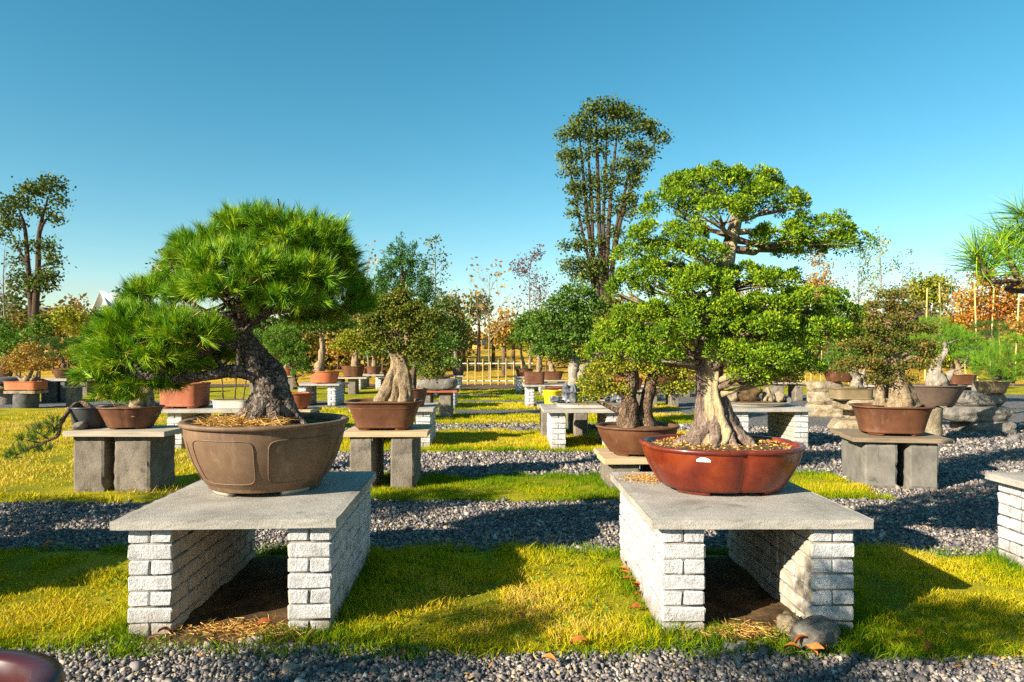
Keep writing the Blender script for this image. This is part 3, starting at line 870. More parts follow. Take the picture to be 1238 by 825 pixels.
L1 = lawn(-7.5, 7.5, 3.42, 5.15, 'yellow green lawn strip round the front tables')
L2 = lawn(-3.35, 3.95, 6.95, 8.41, 'second lawn strip beyond the first gravel path')
LL = lawn(-32, -3.3, 6.85, 18.8, 'broad yellow lawn left of the bonsai rows', step=0.2)
L3 = lawn(-2.9, 4.3, 10.3, 13.2, 'third lawn strip with flat rock trays beside it')
L4 = lawn(-3.0, 4.5, 14.5, 16.9, 'fourth narrow lawn strip down the aisle')
L5 = lawn(-3.2, 4.6, 18.3, 20.8, 'fifth narrow lawn strip down the aisle')
L6 = lawn(-3.4, 4.8, 22.0, 24.3, 'sixth narrow lawn strip down the aisle')
L7 = lawn(-3.6, 5.0, 25.5, 28.6, 'farthest lawn strip before the fence')
LF = lawn(-30, -3.7, 21.6, 31.0, 'yellow grass far left before the shrubs', step=0.3)
LR = lawn(7.5, 40, 25.0, 31.5, 'yellow grass far right beyond the gravel', step=0.3)
FIELD = lawn(-400, 400, 33.2, 400, 'golden dry field rising beyond the fence', h=0.1, step=2.0, matn='field_ground', wob=0.0)
SLOPE = lawn(-40, 40, 29.5, 33.4, 'bare brown soil bank under the fence', h=0.012, step=0.5, matn='slope', wob=1.0)

TABLES_XY = [(-1.543, 4.29, 3.0), (1.305, 4.29, 0.5), (4.05, 4.29, 0.0), (-4.35, 4.29, 2.0)]
def in_tables(x, y, grow=0.0):
    inside = np.zeros(len(x), bool)
    for tx, ty, rz in TABLES_XY:
        c, s = math.cos(-R(rz)), math.sin(-R(rz))
        lx = (x - tx) * c - (y - ty) * s; ly = (x - tx) * s + (y - ty) * c
        inside |= (np.abs(lx) < 0.53 + grow) & (ly > -0.66) & (ly < 0.75)
    return inside

def strip_pts(L, n, x0=None, x1=None):
    a, b_, X, e0, e1 = L
    x = rng.uniform(x0 if x0 is not None else a, x1 if x1 is not None else b_, n)
    lo, hi = np.interp(x, X, e0), np.interp(x, X, e1)
    t = rng.random(n)
    return x, lo + (hi - lo) * t, np.minimum(t, 1 - t) * (hi - lo)

def grass(L, n, hmin, hmax, wid, name_label, near=False, x0=None, x1=None, avoid=False, lush=0.0):
    x, y, e = strip_pts(L, n, x0, x1)
    if near:   # ragged edge: some blades run over onto the stones
        y = y + rng.normal(size=n) * 0.03
    if avoid:
        k = ~in_tables(x, y)
        x, y, e = x[k], y[k], e[k]
    p = np.stack((x, y, np.zeros_like(x)), -1)
    patch = fbm(p * 0.8, 3, 3) ; fine = fbm(p * 4.0, 2, 9)
    ok = rng.random(len(x)) < np.clip(0.85 + 1.0 * fine + 0.5 * fbm(p * 1.7, 2, 21), 0.22, 1)
    x, y, e, p, patch, fine = x[ok], y[ok], e[ok], p[ok], patch[ok], fine[ok]
    n = len(x)
    edge = np.exp(-e / 0.12)
    if avoid:
        for tx, ty, rz in TABLES_XY:
            d = np.maximum(np.abs(x - tx) - 0.56, np.abs(y - ty) - 0.7)
            edge = np.maximum(edge, np.exp(-np.clip(d, 0, None) / 0.10))
    hgt = (hmin + (hmax - hmin) * rng.random(n) ** 1.6) * (1 + 0.7 * fine) * (1 + 0.8 * edge)
    p[:, 2] = terrain(x, y) + np.where(e > 0.1, 0.012, -0.002)
    d = unit(np.stack((rng.normal(size=n) * 0.45, rng.normal(size=n) * 0.45, np.ones(n)), -1))
    rnd = np.clip(0.56 + 0.36 * patch + 0.12 * fine - 0.42 * edge - lush + rng.normal(size=n) * 0.19, 0, 1)
    g = Geo()
    if near:
        bend = np.stack((rng.normal(size=n), rng.normal(size=n), -0.3 * np.ones(n)), -1) * 0.28
        blades3(g, p, d, bend, hgt, wid, rnd)
    else:
        needles(g, p, d, hgt, wid, rnd)
    o = place('grass', mesh_np('grass', g, M['grass']))
    tag(o, name_label, 'grass', kind='stuff')

grass(L1, 168000, 0.020, 0.055, 0.0044, 'short yellow green grass round the two front tables', True, -3.9, 4.3, True)
grass(L2, 90000, 0.025, 0.055, 0.007, 'grass blades of the second lawn strip', False, lush=0.05)
grass(LL, 95000, 0.03, 0.07, 0.013, 'bright yellow grass of the broad left lawn', False, -12, -3.35, lush=-0.22)
for Lk, n, w, lab in ((L3, 60000, 0.011, 'third'), (L4, 30000, 0.014, 'fourth'), (L5, 22000, 0.016, 'fifth'), (L6, 16000, 0.02, 'sixth'), (L7, 16000, 0.024, 'seventh')):
    grass(Lk, n, 0.03, 0.065, w, 'grass blades of the %s lawn strip down the aisle' % lab, lush=-0.08)

# gravel: every stone a small angular solid
ico = bmesh.new(); bmesh.ops.create_icosphere(ico, subdivisions=1, radius=1.0)
ICO_V = np.array([v_.co[:] for v_ in ico.verts]); ICO_F = np.array([[v_.index for v_ in f.verts] for f in ico.faces]); ico.free()
CUB_V = np.array([(x_, y_, z_) for x_ in (-0.8, 0.8) for y_ in (-0.8, 0.8) for z_ in (-0.8, 0.8)], float)
CUB_F = np.array([(0, 1, 3), (0, 3, 2), (4, 6, 7), (4, 7, 5), (0, 4, 5), (0, 5, 1), (2, 3, 7), (2, 7, 6), (0, 2, 6), (0, 6, 4), (1, 5, 7), (1, 7, 3)])
OCT_V = np.array([(1, 0, 0), (-1, 0, 0), (0, 1, 0), (0, -1, 0), (0, 0, 1), (0, 0, -1)], float)
OCT_F = np.array([(0, 2, 4), (2, 1, 4), (1, 3, 4), (3, 0, 4), (2, 0, 5), (1, 2, 5), (3, 1, 5), (0, 3, 5)])

def on_grass(x, y, margin=0.03):
    inside = np.zeros(len(x), bool)
    for a, b_, X, e0, e1 in LAWNS:
        inside |= (x > a + margin) & (x < b_ - margin) & (y > np.interp(x, X, e0) + margin) & (y < np.interp(x, X, e1) - margin)
    return inside

def gravel(x0, x1, y0, y1, per_m2, size, label, tmpl='ico', extra=None, skip_lawn=True):
    n = int((x1 - x0) * (y1 - y0) * per_m2)
    x = rng.uniform(x0, x1, n); y = rng.uniform(y0, y1, n)
    if skip_lawn:
        k = ~on_grass(x, y, 0.06 * rng.random(n)); x, y = x[k], y[k]
    n = len(x)
    tv, tf = (CUB_V, CUB_F) if tmpl == 'ico' else (OCT_V, OCT_F)
    q = rng.normal(size=(n, 4)); q /= np.linalg.norm(q, axis=1)[:, None]
    a, b_, c, d = q.T
    Rm = np.stack((np.stack((1 - 2 * (c * c + d * d), 2 * (b_ * c - a * d), 2 * (b_ * d + a * c)), -1), np.stack((2 * (b_ * c + a * d), 1 - 2 * (b_ * b_ + d * d), 2 * (c * d - a * b_)), -1), np.stack((2 * (b_ * d - a * c), 2 * (c * d + a * b_), 1 - 2 * (b_ * b_ + c * c)), -1)), -2)
    sc = size * np.exp(rng.normal(size=(n, 1)) * 0.40 - 0.06) * np.stack((rng.uniform(0.7, 1.35, n), rng.uniform(0.6, 1.0, n), rng.uniform(0.45, 0.8, n)), -1)
    V = tv[None] * (1 + np.clip(rng.normal(size=(n, len(tv), 3)) * 0.30, -0.65, 0.55)) * sc[:, None]
    V = np.einsum('nij,nkj->nki', Rm, V)
    V[..., 0] += x[:, None]; V[..., 1] += y[:, None]
    V[..., 2] += (terrain(x, y) + size * rng.uniform(0.0, 0.75, n))[:, None]
    F = (tf[None] + (np.arange(n) * len(tv))[:, None, None]).reshape(-1, 3)
    o = place('gravel', mesh_np('gravel', Geo().add(V.reshape(-1, 3), F, np.repeat(rng.random(n), len(tv))), M['gravel']))
    tag(o, label, 'gravel', kind='stuff')

gravel(-3.6, 3.6, 2.80, 3.62, 4800, 0.0086, 'grey crushed gravel along the front edge', 'ico')
gravel(-5.0, 5.4, 5.02, 7.1, 1350, 0.0145, 'grey gravel path behind the front tables', 'oct')
gravel(-5.8, 8.0, 8.3, 10.45, 720, 0.020, 'grey gravel path behind the second row of stands', 'oct')
gravel(3.9, 7.6, 6.9, 8.4, 1250, 0.0155, 'grey gravel beside the wooden stand on the right', 'oct')
gravel(4.2, 10.5, 10.4, 14.0, 260, 0.028, 'grey gravel spread round the stacked stones', 'oct')
gravel(-3.3, 4.6, 13.1, 14.6, 350, 0.026, 'narrow gravel path across the aisle', 'oct')

def spill(x, y, rx, ry, n, label, size=0.011):
    global gravel
    gravel(x - rx, x + rx, y - ry, y + ry, n / (4 * rx * ry), size, label, 'ico', skip_lawn=False)
spill(-1.9, 3.56, 0.22, 0.07, 150, 'loose stones at the foot of the left pillar of the pine table')
spill(0.92, 3.54, 0.16, 0.07, 170, 'white stones at the foot of the left pillar of the red pot table')
spill(-1.45, 3.50, 0.35, 0.08, 220, 'loose stones in front of the pine table')
spill(1.25, 3.47, 0.30, 0.07, 160, 'loose stones in front of the red pot table')
def straw_bed(x, y, rx, ry, n, label):
    px_ = x + rng.normal(size=n) * rx * 0.5; py_ = y + rng.normal(size=n) * ry * 0.5
    g = Geo(); blades3(g, np.stack((px_, py_, 0.036 + rng.random(n) * 0.02), -1), unit(np.stack((rng.normal(size=n), rng.normal(size=n), 0.15 * rng.normal(size=n)), -1)), rng.normal(size=(n, 3)) * 0.1, rng.uniform(0.02, 0.07, n), 0.004, rng.random(n))
    o = place('straw', mesh_np('straw', g, M['straw'])); tag(o, label, 'straw', kind='stuff')
straw_bed(-1.45, 3.62, 0.32, 0.10, 900, 'dry straw and moss in front of the pine table')
straw_bed(1.2, 3.60, 0.25, 0.09, 700, 'dry straw and moss in front of the red pot table')

def tufts(spots, label):
    g = Geo()
    for px, py, n, h in spots:
        d_ = CAM_H * FPX / (py - HY); c = P(px, py, d_)
        base = np.stack((c[0] + rng.normal(size=n) * 0.05, c[1] + rng.normal(size=n) * 0.035, np.full(n, 0.005)), -1)
        dd = unit(np.stack((rng.normal(size=n) * 0.5, rng.normal(size=n) * 0.5, np.ones(n)), -1))
        bend = np.stack((rng.normal(size=n), rng.normal(size=n), -0.6 * np.ones(n)), -1) * 0.3
        blades3(g, base, dd, bend, h * rng.uniform(0.5, 1.15, n), 0.0045, np.clip(rng.normal(size=n) * 0.14 + 0.22, 0, 1))
    o = place('grass', mesh_np('grass', g, M['grass'])); tag(o, label, 'grass', kind='stuff')
tufts([(rng.uniform(985, 1060), rng.uniform(752, 785), 70, 0.10) for _ in range(14)] + [(rng.uniform(870, 985), rng.uniform(765, 785), 40, 0.07) for _ in range(9)], 'long green grass tufts beside the boulder at the red pot table')
tufts([(rng.uniform(120, 160), rng.uniform(765, 795), 50, 0.08) for _ in range(8)] + [(rng.uniform(400, 470), rng.uniform(760, 795), 45, 0.075) for _ in range(9)], 'long green grass tufts at the feet of the pine table')
tufts([(rng.uniform(0, 1238), rng.uniform(782, 797), 26, 0.06) for _ in range(70)], 'ragged grass tufts along the front gravel edge')
tufts([(rng.uniform(0, 1238), rng.uniform(662, 676), 22, 0.055) for _ in range(60)], 'ragged grass tufts along the middle gravel edge')
n = 420
px_, py_ = rng.uniform(-3.4, 3.4, n), rng.uniform(3.5, 5.1, n); k_ = ~in_tables(px_, py_); px_, py_ = px_[k_], py_[k_]; n = len(px_)
base = np.repeat(np.stack((px_, py_, np.full(n, 0.035)), -1), 5, 0) + rng.normal(size=(n * 5, 3)) * np.array((0.012, 0.012, 0.004))
g = Geo(); leaves(g, base, unit(np.stack((rng.normal(size=n * 5), rng.normal(size=n * 5), 0.35 * np.ones(n * 5)), -1)), rng.uniform(0.014, 0.032, n * 5), 0.014, np.clip(rng.random(n * 5) * 0.8, 0, 1))
o = place('weeds', mesh_np('weeds', g, M['leaf_fresh'])); tag(o, 'small broad leaved weeds dotted through the front lawn', 'weeds', kind='stuff')
n = 900
px_ = rng.uniform(-3.6, 3.6, n); py_ = np.where(rng.random(n) < 0.6, rng.uniform(2.8, 3.55, n), rng.uniform(5.1, 6.9, n))
g = Geo(); leaves(g, np.stack((px_, py_, 0.014 + 0.012 * rng.random(n)), -1), unit(np.stack((rng.normal(size=n), rng.normal(size=n), 0.25 * rng.normal(size=n)), -1)), rng.uniform(0.012, 0.04, n), rng.uniform(0.004, 0.016, n), rng.random(n))
o = place('litter', mesh_np('litter', g, M['straw'])); tag(o, 'dry leaf scraps strewn over the gravel paths', 'litter', kind='stuff')

# bare soil below the front tables
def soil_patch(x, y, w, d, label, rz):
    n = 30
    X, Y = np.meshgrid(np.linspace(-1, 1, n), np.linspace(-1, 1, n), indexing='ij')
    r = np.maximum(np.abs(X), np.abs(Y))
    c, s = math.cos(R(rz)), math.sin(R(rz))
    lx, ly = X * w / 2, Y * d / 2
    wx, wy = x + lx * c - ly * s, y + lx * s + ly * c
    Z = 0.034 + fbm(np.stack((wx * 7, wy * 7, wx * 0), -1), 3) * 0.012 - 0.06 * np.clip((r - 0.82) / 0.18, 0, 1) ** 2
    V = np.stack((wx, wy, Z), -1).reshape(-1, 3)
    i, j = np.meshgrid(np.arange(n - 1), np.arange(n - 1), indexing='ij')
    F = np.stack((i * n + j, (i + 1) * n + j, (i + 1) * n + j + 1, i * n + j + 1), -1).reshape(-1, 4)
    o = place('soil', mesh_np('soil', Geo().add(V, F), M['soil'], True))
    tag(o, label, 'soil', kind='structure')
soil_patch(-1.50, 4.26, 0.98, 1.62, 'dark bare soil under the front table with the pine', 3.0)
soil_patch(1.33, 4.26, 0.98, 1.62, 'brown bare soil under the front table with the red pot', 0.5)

# ------------------------------------------------------------------ brick tables
brick_table('white brick table at the front carrying the tan pot and pine', -1.543, 4.29, 3.0, slab_big, (-0.395, 0.431))
brick_table('white brick table at the front carrying the glossy red pot', 1.305, 4.29, 0.5, slab_big, (-0.404, 0.386))
brick_table('white brick table cut off by the right edge of the photo', 4.05, 4.29, 0.0, slab_big, (-0.40, 0.41))
brick_table('white brick table just outside the left edge', -4.38, 4.29, 2.0, slab_big, (-0.40, 0.42), joined=True)
brick_table('white brick table below the plum glazed pot in the near corner', -1.38, 0.85, 2.0, slab_big, (-0.40, 0.42), joined=True)
brick_table('white brick table two places left of the pine table', -7.25, 4.3, 2.0, slab_big, (-0.40, 0.42), joined=True)
brick_table('white brick table farther left in the nearest row', -4.15, 0.85, 2.0, slab_big, (-0.40, 0.42), joined=True)
brick_table('white brick table below the near pine branch on the right', 2.15, 0.75, 0.0, slab_big, (-0.40, 0.42), joined=True)
brick_table('white brick table carrying the flat rock tray beside the aisle', 1.14, 11.2, 0.5, slab_far, (-0.42, 0.44), cols=5)
brick_table('white brick table carrying the round stone tray behind the red pot', 4.10, 11.4, 0.0, slab_far, (-0.46, 0.49), cols=5)
brick_table('white brick table half hidden behind the tan pot on the left', -4.85, 11.2, 2.0, slab_far, (-0.42, 0.44), cols=5)
brick_table('white brick table behind the wooden board stand left of the aisle', -1.92, 11.4, 2.0, slab_far, (-0.46, 0.49), cols=5)
for lab, x, y, pil in (
        ('far white brick table with the red brown oval pot seen past the pine trunk', -5.62, 20.2, (-0.42, 0.42)),
        ('far white brick table with the tagged brown box pot right of the aisle', 0.97, 19.6, (-0.47, 0.42)),
        ('farthest white brick table right of the aisle', 0.72, 26.6, (-0.47, 0.42)),
        ('farthest white brick table left of the aisle under a dark pot', -2.58, 27.6, (-0.42, 0.42)),
        ('white brick table beyond the stone trough left of the aisle', -2.08, 19.0, (-0.42, 0.42)),
        ('far white brick table with the small green bonsai left of the twisted trunk', -6.0, 29.0, (-0.42, 0.42)),
        ('far white brick table behind the yellow green two trunk bonsai', 3.3, 22.5, (-0.42, 0.42))):
    brick_table(lab, x, y, 1.0, slab_far, pil, cols=5, joined=True)

# ------------------------------------------------------------------ stands of boards on concrete blocks
def block_part(root, x, y, w, d, h, m, seed):
    me = slab_mesh(w, d, h, 'block', m, 0.012, 9)
    return place('block', me, root, (x, y, h / 2 - 0.01), (0, 0, random.Random(seed).uniform(-0.03, 0.03)))

def stand(name, label, x, y, rz, board, blocks, bm, blm, group='low stands of boards and blocks'):
    """board: (w, d, t, list of plank fractions); blocks: [(x, y, w, d, h)]"""
    root = empty(name, (x, y, 0), label, 'stand', group, R(rz))
    top = max(b_[4] for b_ in blocks)
    for k, b_ in enumerate(blocks):
        block_part(root, *b_, blm, k + len(label))
    w, d, t, fr = board
    y0 = -d / 2
    for k, f in enumerate(fr):
        dd = d * f
        me = bevel_box(w * (1 - 0.03 * (k % 2)), dd - 0.008, t, 0.004, 0.002, bm, 'board', k + len(label) * 3)
        place('board', me, root, (0.012 * (k % 2), y0 + dd / 2, top - 0.01 + t / 2 + 0.002))
        y0 += dd
    return root, top - 0.008 + t

st1, z1 = stand('block_stand', 'two rough concrete blocks under weathered planks on the left lawn', -4.21, 7.55, -2.0, (1.10, 0.66, 0.055, (0.5, 0.5)),
      [(-0.32, 0, 0.36, 0.5, 0.63), (0.16, 0, 0.42, 0.5, 0.63)], M['plank_grey'], M['block'])
st2, z2 = stand('block_stand', 'two rough concrete pillars under a light wooden board behind the tan pot', -1.40, 7.85, 2.0, (0.93, 0.85, 0.055, (0.6, 0.4)),
      [(-0.25, -0.05, 0.27, 0.7, 0.60), (0.19, -0.05, 0.27, 0.7, 0.60)], M['plank'], M['block'])
st3, z3 = stand('block_stand', 'smooth grey concrete blocks under a dark board on the right', 4.36, 7.95, -9.0, (1.02, 0.95, 0.05, (0.5, 0.5)),
      [(-0.20, 0, 0.36, 0.85, 0.53), (0.24, 0, 0.32, 0.85, 0.53)], M['plank_dark'], M['block_dark'])
st4, z4 = stand('block_stand', 'low light wooden board on blocks behind the red pot', 1.48, 7.85, 2.0, (1.00, 0.9, 0.06, (0.55, 0.45)),
      [(-0.25, 0, 0.34, 0.75, 0.31), (0.24, 0, 0.34, 0.75, 0.31)], M['plank'], M['block'])
st5, z5 = stand('block_stand', 'small board on blocks under the clipped round shrub', -4.35, 13.6, 0, (0.9, 0.8, 0.06, (1.0,)),
      [(-0.2, 0, 0.3, 0.6, 0.36), (0.3, 0, 0.3, 0.6, 0.36)], M['plank'], M['block'])
st6, z6 = stand('block_stand', 'pale board on three posts under the lobed brown pot far left of the aisle', -5.95, 25.2, 0, (1.35, 0.9, 0.06, (1.0,)),
      [(-0.4, 0, 0.25, 0.6, 0.60), (0.1, 0, 0.3, 0.6, 0.60)], M['plank_grey'], M['block'])
st7, z7 = stand('block_stand', 'reddish board on concrete posts under the long stone trough', -1.75, 15.9, 0, (1.0, 0.6, 0.05, (1.0,)),
      [(-0.25, 0, 0.3, 0.4, 0.62), (0.22, 0, 0.30, 0.4, 0.62)], M['pot_terra'], M['block'])

# ------------------------------------------------------------------ rocks and stacked stone slabs
def rock_mesh(size, seed, m, rough=0.32, flat=0.75, sub=3, scale=1.6, facet=False):
    bm = bmesh.new(); bmesh.ops.create_icosphere(bm, subdivisions=sub, radius=1.0)
    V = np.array([v_.co[:] for v_ in bm.verts])
    n = 1 + rough * fbm(V * scale + seed * 5.1, 3)
    cub = (np.abs(V) ** 7).sum(1) ** (-1 / 7)
    V = V * (n * (1 + (cub - 1) * flat))[:, None]
    lo, hi = V.min(0), V.max(0)
    V = (V - (lo + hi) / 2) / (hi - lo) * np.asarray(size)
    for v_, c in zip(bm.verts, V): v_.co = c
    return from_bm(bm, 'rock', m, not facet)

def rock(name, label, c, size, m, seed, rz=0.0, group=None, cat='rock', **kw):
    o = place(name, rock_mesh(size, seed, m, **kw), None, (c[0], c[1], c[2] + size[2] / 2), (0, 0, rz))
    return tag(o, label, cat, group)

def slab_stone(w, d, h, seed, m):
    bm = bmesh.new(); bmesh.ops.create_cube(bm, size=1.0)
    bmesh.ops.subdivide_edges(bm, edges=bm.edges[:], cuts=11, use_grid_fill=True)
    V = np.array([v_.co[:] for v_ in bm.verts])
    V = V * np.array((1 + 0.10 * np.sin(seed * 3.1), 1, 1)) + np.stack((0.06 * fbm(V * 1.5 + seed, 2), 0.06 * fbm(V * 1.5 + seed + 9, 2), 0 * V[:, 0]), -1)
    cor = np.clip((np.abs(V[:, :2]).sum(1) - 0.78) / 0.22, 0, 1)[:, None]
    V[:, :2] *= 1 - 0.16 * cor
    V = V * np.array((w, d, h))
    nz = fbm(V * np.array((4, 4, 11)) + seed * 3.3, 4)
    ctr = unit(V * np.array((1, 1, 0.6)))
    V = V + ctr * (nz * 0.028)[:, None]
    V[:, :2] *= (1 - 0.14 * (np.abs(V[:, 2:3]) / (h * 0.5)) ** 3)
    V[:, 2] = np.clip(V[:, 2], -h * 0.52, h * 0.52 + 0.004 * nz)
    for v_, c in zip(bm.verts, V): v_.co = c
    return from_bm(bm, 'stone', m, False)

def stone_stack(label, x, y, layers, m, seed):
    root = empty('stone_stack', (x, y, 0), label, 'stone stack', 'stands of stacked natural stone')
    z = -0.02
    for k, (dx, dy, w, d, h) in enumerate(layers):
        place('stone', slab_stone(w, d, h, seed + k, m), root, (dx, dy, z + h / 2), (0, 0, 0.12 * ((k * 37) % 5 - 2)))
        z += h
    return root, z

ss1, zz1 = stone_stack('pale limestone slabs stacked in uneven steps under the olive tray', 6.9, 13.1,
    [(-0.1, 0, 1.25, 0.9, 0.26), (0.02, 0.05, 0.95, 0.75, 0.20), (-0.12, 0.0, 1.10, 0.8, 0.20)], M['stone'], 3)
ss1b, zz1b = stone_stack('smaller pale stone stack behind carrying the brown flaring pot', 7.55, 16.4,
    [(0, 0, 0.95, 0.7, 0.32), (0, 0, 0.85, 0.65, 0.30), (-0.05, 0, 0.75, 0.6, 0.24)], M['stone'], 8)
ss2, zz2 = stone_stack('grey boulders stacked three high at the right edge', 9.0, 13.2,
    [(0.12, 0, 1.05, 0.75, 0.24), (-0.12, 0, 1.2, 0.8, 0.28), (0.0, 0.05, 0.92, 0.7, 0.27)], M['grey_stone'], 14)
up = rock('upright_stone', 'upright grey stone leaning behind the boulder stack', (9.45, 13.75, -0.02), (0.35, 0.4, 0.95), M['grey_stone'], 31, cat='rock')
g = Geo(); tube(g, [(6.97, 11.5, -0.03), (6.97, 11.5, 0.3), (6.98, 11.5, 0.60)], [0.25, 0.235, 0.24], 24, 14, 0.06, 9, 9, 0.03, 0.5)
o = place('stone_drum', mesh_np('stone_drum', g, M['stone'], True)); tag(o, 'round pale fossil wood drum under the dark flaring pot', 'stone stand')

rock('rock', 'pale grey boulder lying at the foot of the red pot table', (1.56, 3.50, 0.0), (0.25, 0.2, 0.135), M['grey_stone'], 77, 0.5, 'loose rocks by the front tables', rough=0.25)
rock('rock', 'small buff stone behind the boulder at the red pot table', (1.47, 3.62, 0.01), (0.13, 0.12, 0.12), M['stone'], 78, 0.5, 'loose rocks by the front tables')
rock('rock', 'brown clod lying in the dark below the red pot table', (1.13, 4.3, 0.02), (0.17, 0.14, 0.12), M['pot_terra'], 79, 0.2, 'loose rocks by the front tables')
rock('rock', 'small dark rock on the plank end beside the black pot', tuple(P(97, 522, 7.4)[:2]) + (z1,), (0.13, 0.12, 0.09), M['grey_stone'], 80, 0.2)

n = 1500
p = np.stack((0.95 + rng.normal(size=n) * 0.10, 4.72 + rng.normal(size=n) * 0.09, TOP + 0.002 + rng.random(n) * 0.008), -1)
g = Geo(); leaves(g, p, unit(np.stack((rng.normal(size=n), rng.normal(size=n), 0.5 * rng.random(n)), -1)), rng.uniform(0.006, 0.02, n), 0.006, rng.random(n))
o = place('crumbs', mesh_np('crumbs', g, M['straw'])); tag(o, 'brown leaf crumbs swept on the slab left of the red pot', 'crumbs', kind='stuff')

# ------------------------------------------------------------------ the two large pots
C1 = (-1.588, 4.42, TOP)
pt = pot('bonsai_pot', 'big round tan clay pot with panel mouldings under the pine', C1, 0.52, 0.52, 0.445, M['pot_tan'], 'round', 0, base=0.66, lip=0.055, belly=1.9, feet=4, soilz=0.90, footm=M['tray'], rz=R(8))
def body_pt(th, z, a=0.52, h=0.445, base=0.66, lip=0.055, lipz=0.07, belly=1.9, off=0.002):
    fh = 0.03
    t = np.clip((z - fh) / (h - h * lipz - fh), 0, 1)
    r = (base + (1 - lip - base) * (1 - (1 - t) ** belly)) * a + off
    return np.stack((np.cos(th) * r, np.sin(th) * r, z + 0 * th), -1)
for k in range(6):
    c0 = R(-112) + k * R(60)
    w = R(25)
    lp = []
    u = np.linspace(0, 2 * np.pi, 80, endpoint=False)
    sx = np.sign(np.cos(u)) * np.abs(np.cos(u)) ** 0.28; sy = np.sign(np.sin(u)) * np.abs(np.sin(u)) ** 0.28
    pts = body_pt(c0 + sx * w, 0.225 + sy * 0.135)
    g = Geo(); tube(g, np.vstack((pts, pts[:1])), np.full(81, 0.0036), 5, 161, cap=False)
    part('moulding', g, M['pot_tan'], pt, True, world=False)
# pine straw on the soil
n = 2600
a = rng.uniform(0, 2 * np.pi, n); r = np.sqrt(rng.random(n)) * 0.40
p = np.stack((r * np.cos(a), r * np.sin(a) - 0.02, 0.425 + 0.03 * (1 - (r / 0.42) ** 2) + rng.random(n) * 0.018), -1)
keep = (p[:, 0] < 0.12 + 0.1 * rng.random(n))
p = p[keep]; n = len(p)
d = unit(np.stack((rng.normal(size=n), rng.normal(size=n), rng.normal(size=n) * 0.18 + 0.08), -1))
g = Geo(); blades3(g, p, d, rng.normal(size=(n, 3)) * 0.1, rng.uniform(0.03, 0.09, n), 0.004, rng.random(n))
o = part('straw', g, M['straw'], pt, world=False); o['kind'] = 'stuff'

C2 = (1.352, 4.44, TOP)
pr = pot('bonsai_pot', 'glossy orange red lobed pot with a white mark', C2, 0.535, 0.47, 0.295, M['pot_red'], 'lobed', 0.10, base=0.75, lip=0.035, belly=1.5, feet=4, soilz=0.90, rz=R(4), lipz=0.10, band=False)
# worn white sticker mark on its front left
g = Geo(); th = np.linspace(R(236), R(245.5), 9)
zt = 0.238 - 0.012 + 0.028 * np.sqrt(np.clip(1 - ((np.arange(9) - 4) / 4.3) ** 2, 0, 1)); zb = np.full(9, 0.226)
def red_pt(th, z):
    fh = min(0.03, 0.295 * 0.09); t = (z - fh) / (0.295 * 0.9 - fh)
    r = 0.75 + (0.965 - 0.75) * (1 - (1 - t) ** 1.5)
    s = plan('lobed', th, 0.10) * r
    return np.stack((np.cos(th) * s * (0.535 + 0.003), np.sin(th) * s * (0.47 + 0.003), z), -1)
V = np.vstack((red_pt(th, zb), red_pt(th, zt)))
g.add(V, [(k, k + 1, 10 + k, 9 + k) for k in range(8)])
part('sticker', g, M['sticker'], pr, world=False)
n = 900
a = rng.uniform(0, 2 * np.pi, n); r = np.sqrt(rng.random(n))
p = np.stack((r * np.cos(a) * 0.44, r * np.sin(a) * 0.38, 0.275 + 0.028 * (1 - r * r) + rng.random(n) * 0.008), -1)
g = Geo(); leaves(g, p, unit(np.stack((rng.normal(size=n), rng.normal(size=n), 0.4 * rng.random(n)), -1)), rng.uniform(0.012, 0.03, n), 0.009, rng.random(n))
o = part('litter', g, M['straw'], pr, world=False); o['kind'] = 'stuff'

# ------------------------------------------------------------------ front pine
def PA(pts, d0):
    return [P(px, py, d0 + (e[0] if e else 0)) for px, py, *e in pts]
pine = empty('pine_bonsai', (C1[0], C1[1], TOP + 0.40), 'broad pine bonsai with bright needle pads in the tan pot', 'bonsai')
g = Geo()
q, r = tube(g, PA([(328, 522), (328, 500), (331, 472), (318, 446), (303, 424), (295, 402), (293, 380), (303, 350), (320, 320)], 4.42), [0.150, 0.128, 0.110, 0.100, 0.082, 0.070, 0.060, 0.048, 0.03], 48, 110, 0.34, 9, 5, 0.10, 2.0)
part('trunk', g, M['bark_pine'], pine, True)
g = Geo()   # root flare
for a_, L in ((R(200), 0.24), (R(250), 0.22), (R(300), 0.22), (R(345), 0.25), (R(60), 0.2), (R(130), 0.2)):
    b0 = P(328, 492, 4.42); dv = np.array((math.cos(a_), math.sin(a_), 0))
    tube(g, [b0 + dv * 0.06 + (0, 0, 0.04), b0 + dv * L * 0.6 + (0, 0, -0.045), b0 + dv * L + (0, 0, -0.12)], [0.09, 0.055, 0.02], 10, 12, 0.3, 14)
part('roots', g, M['bark_pine'], pine, True)
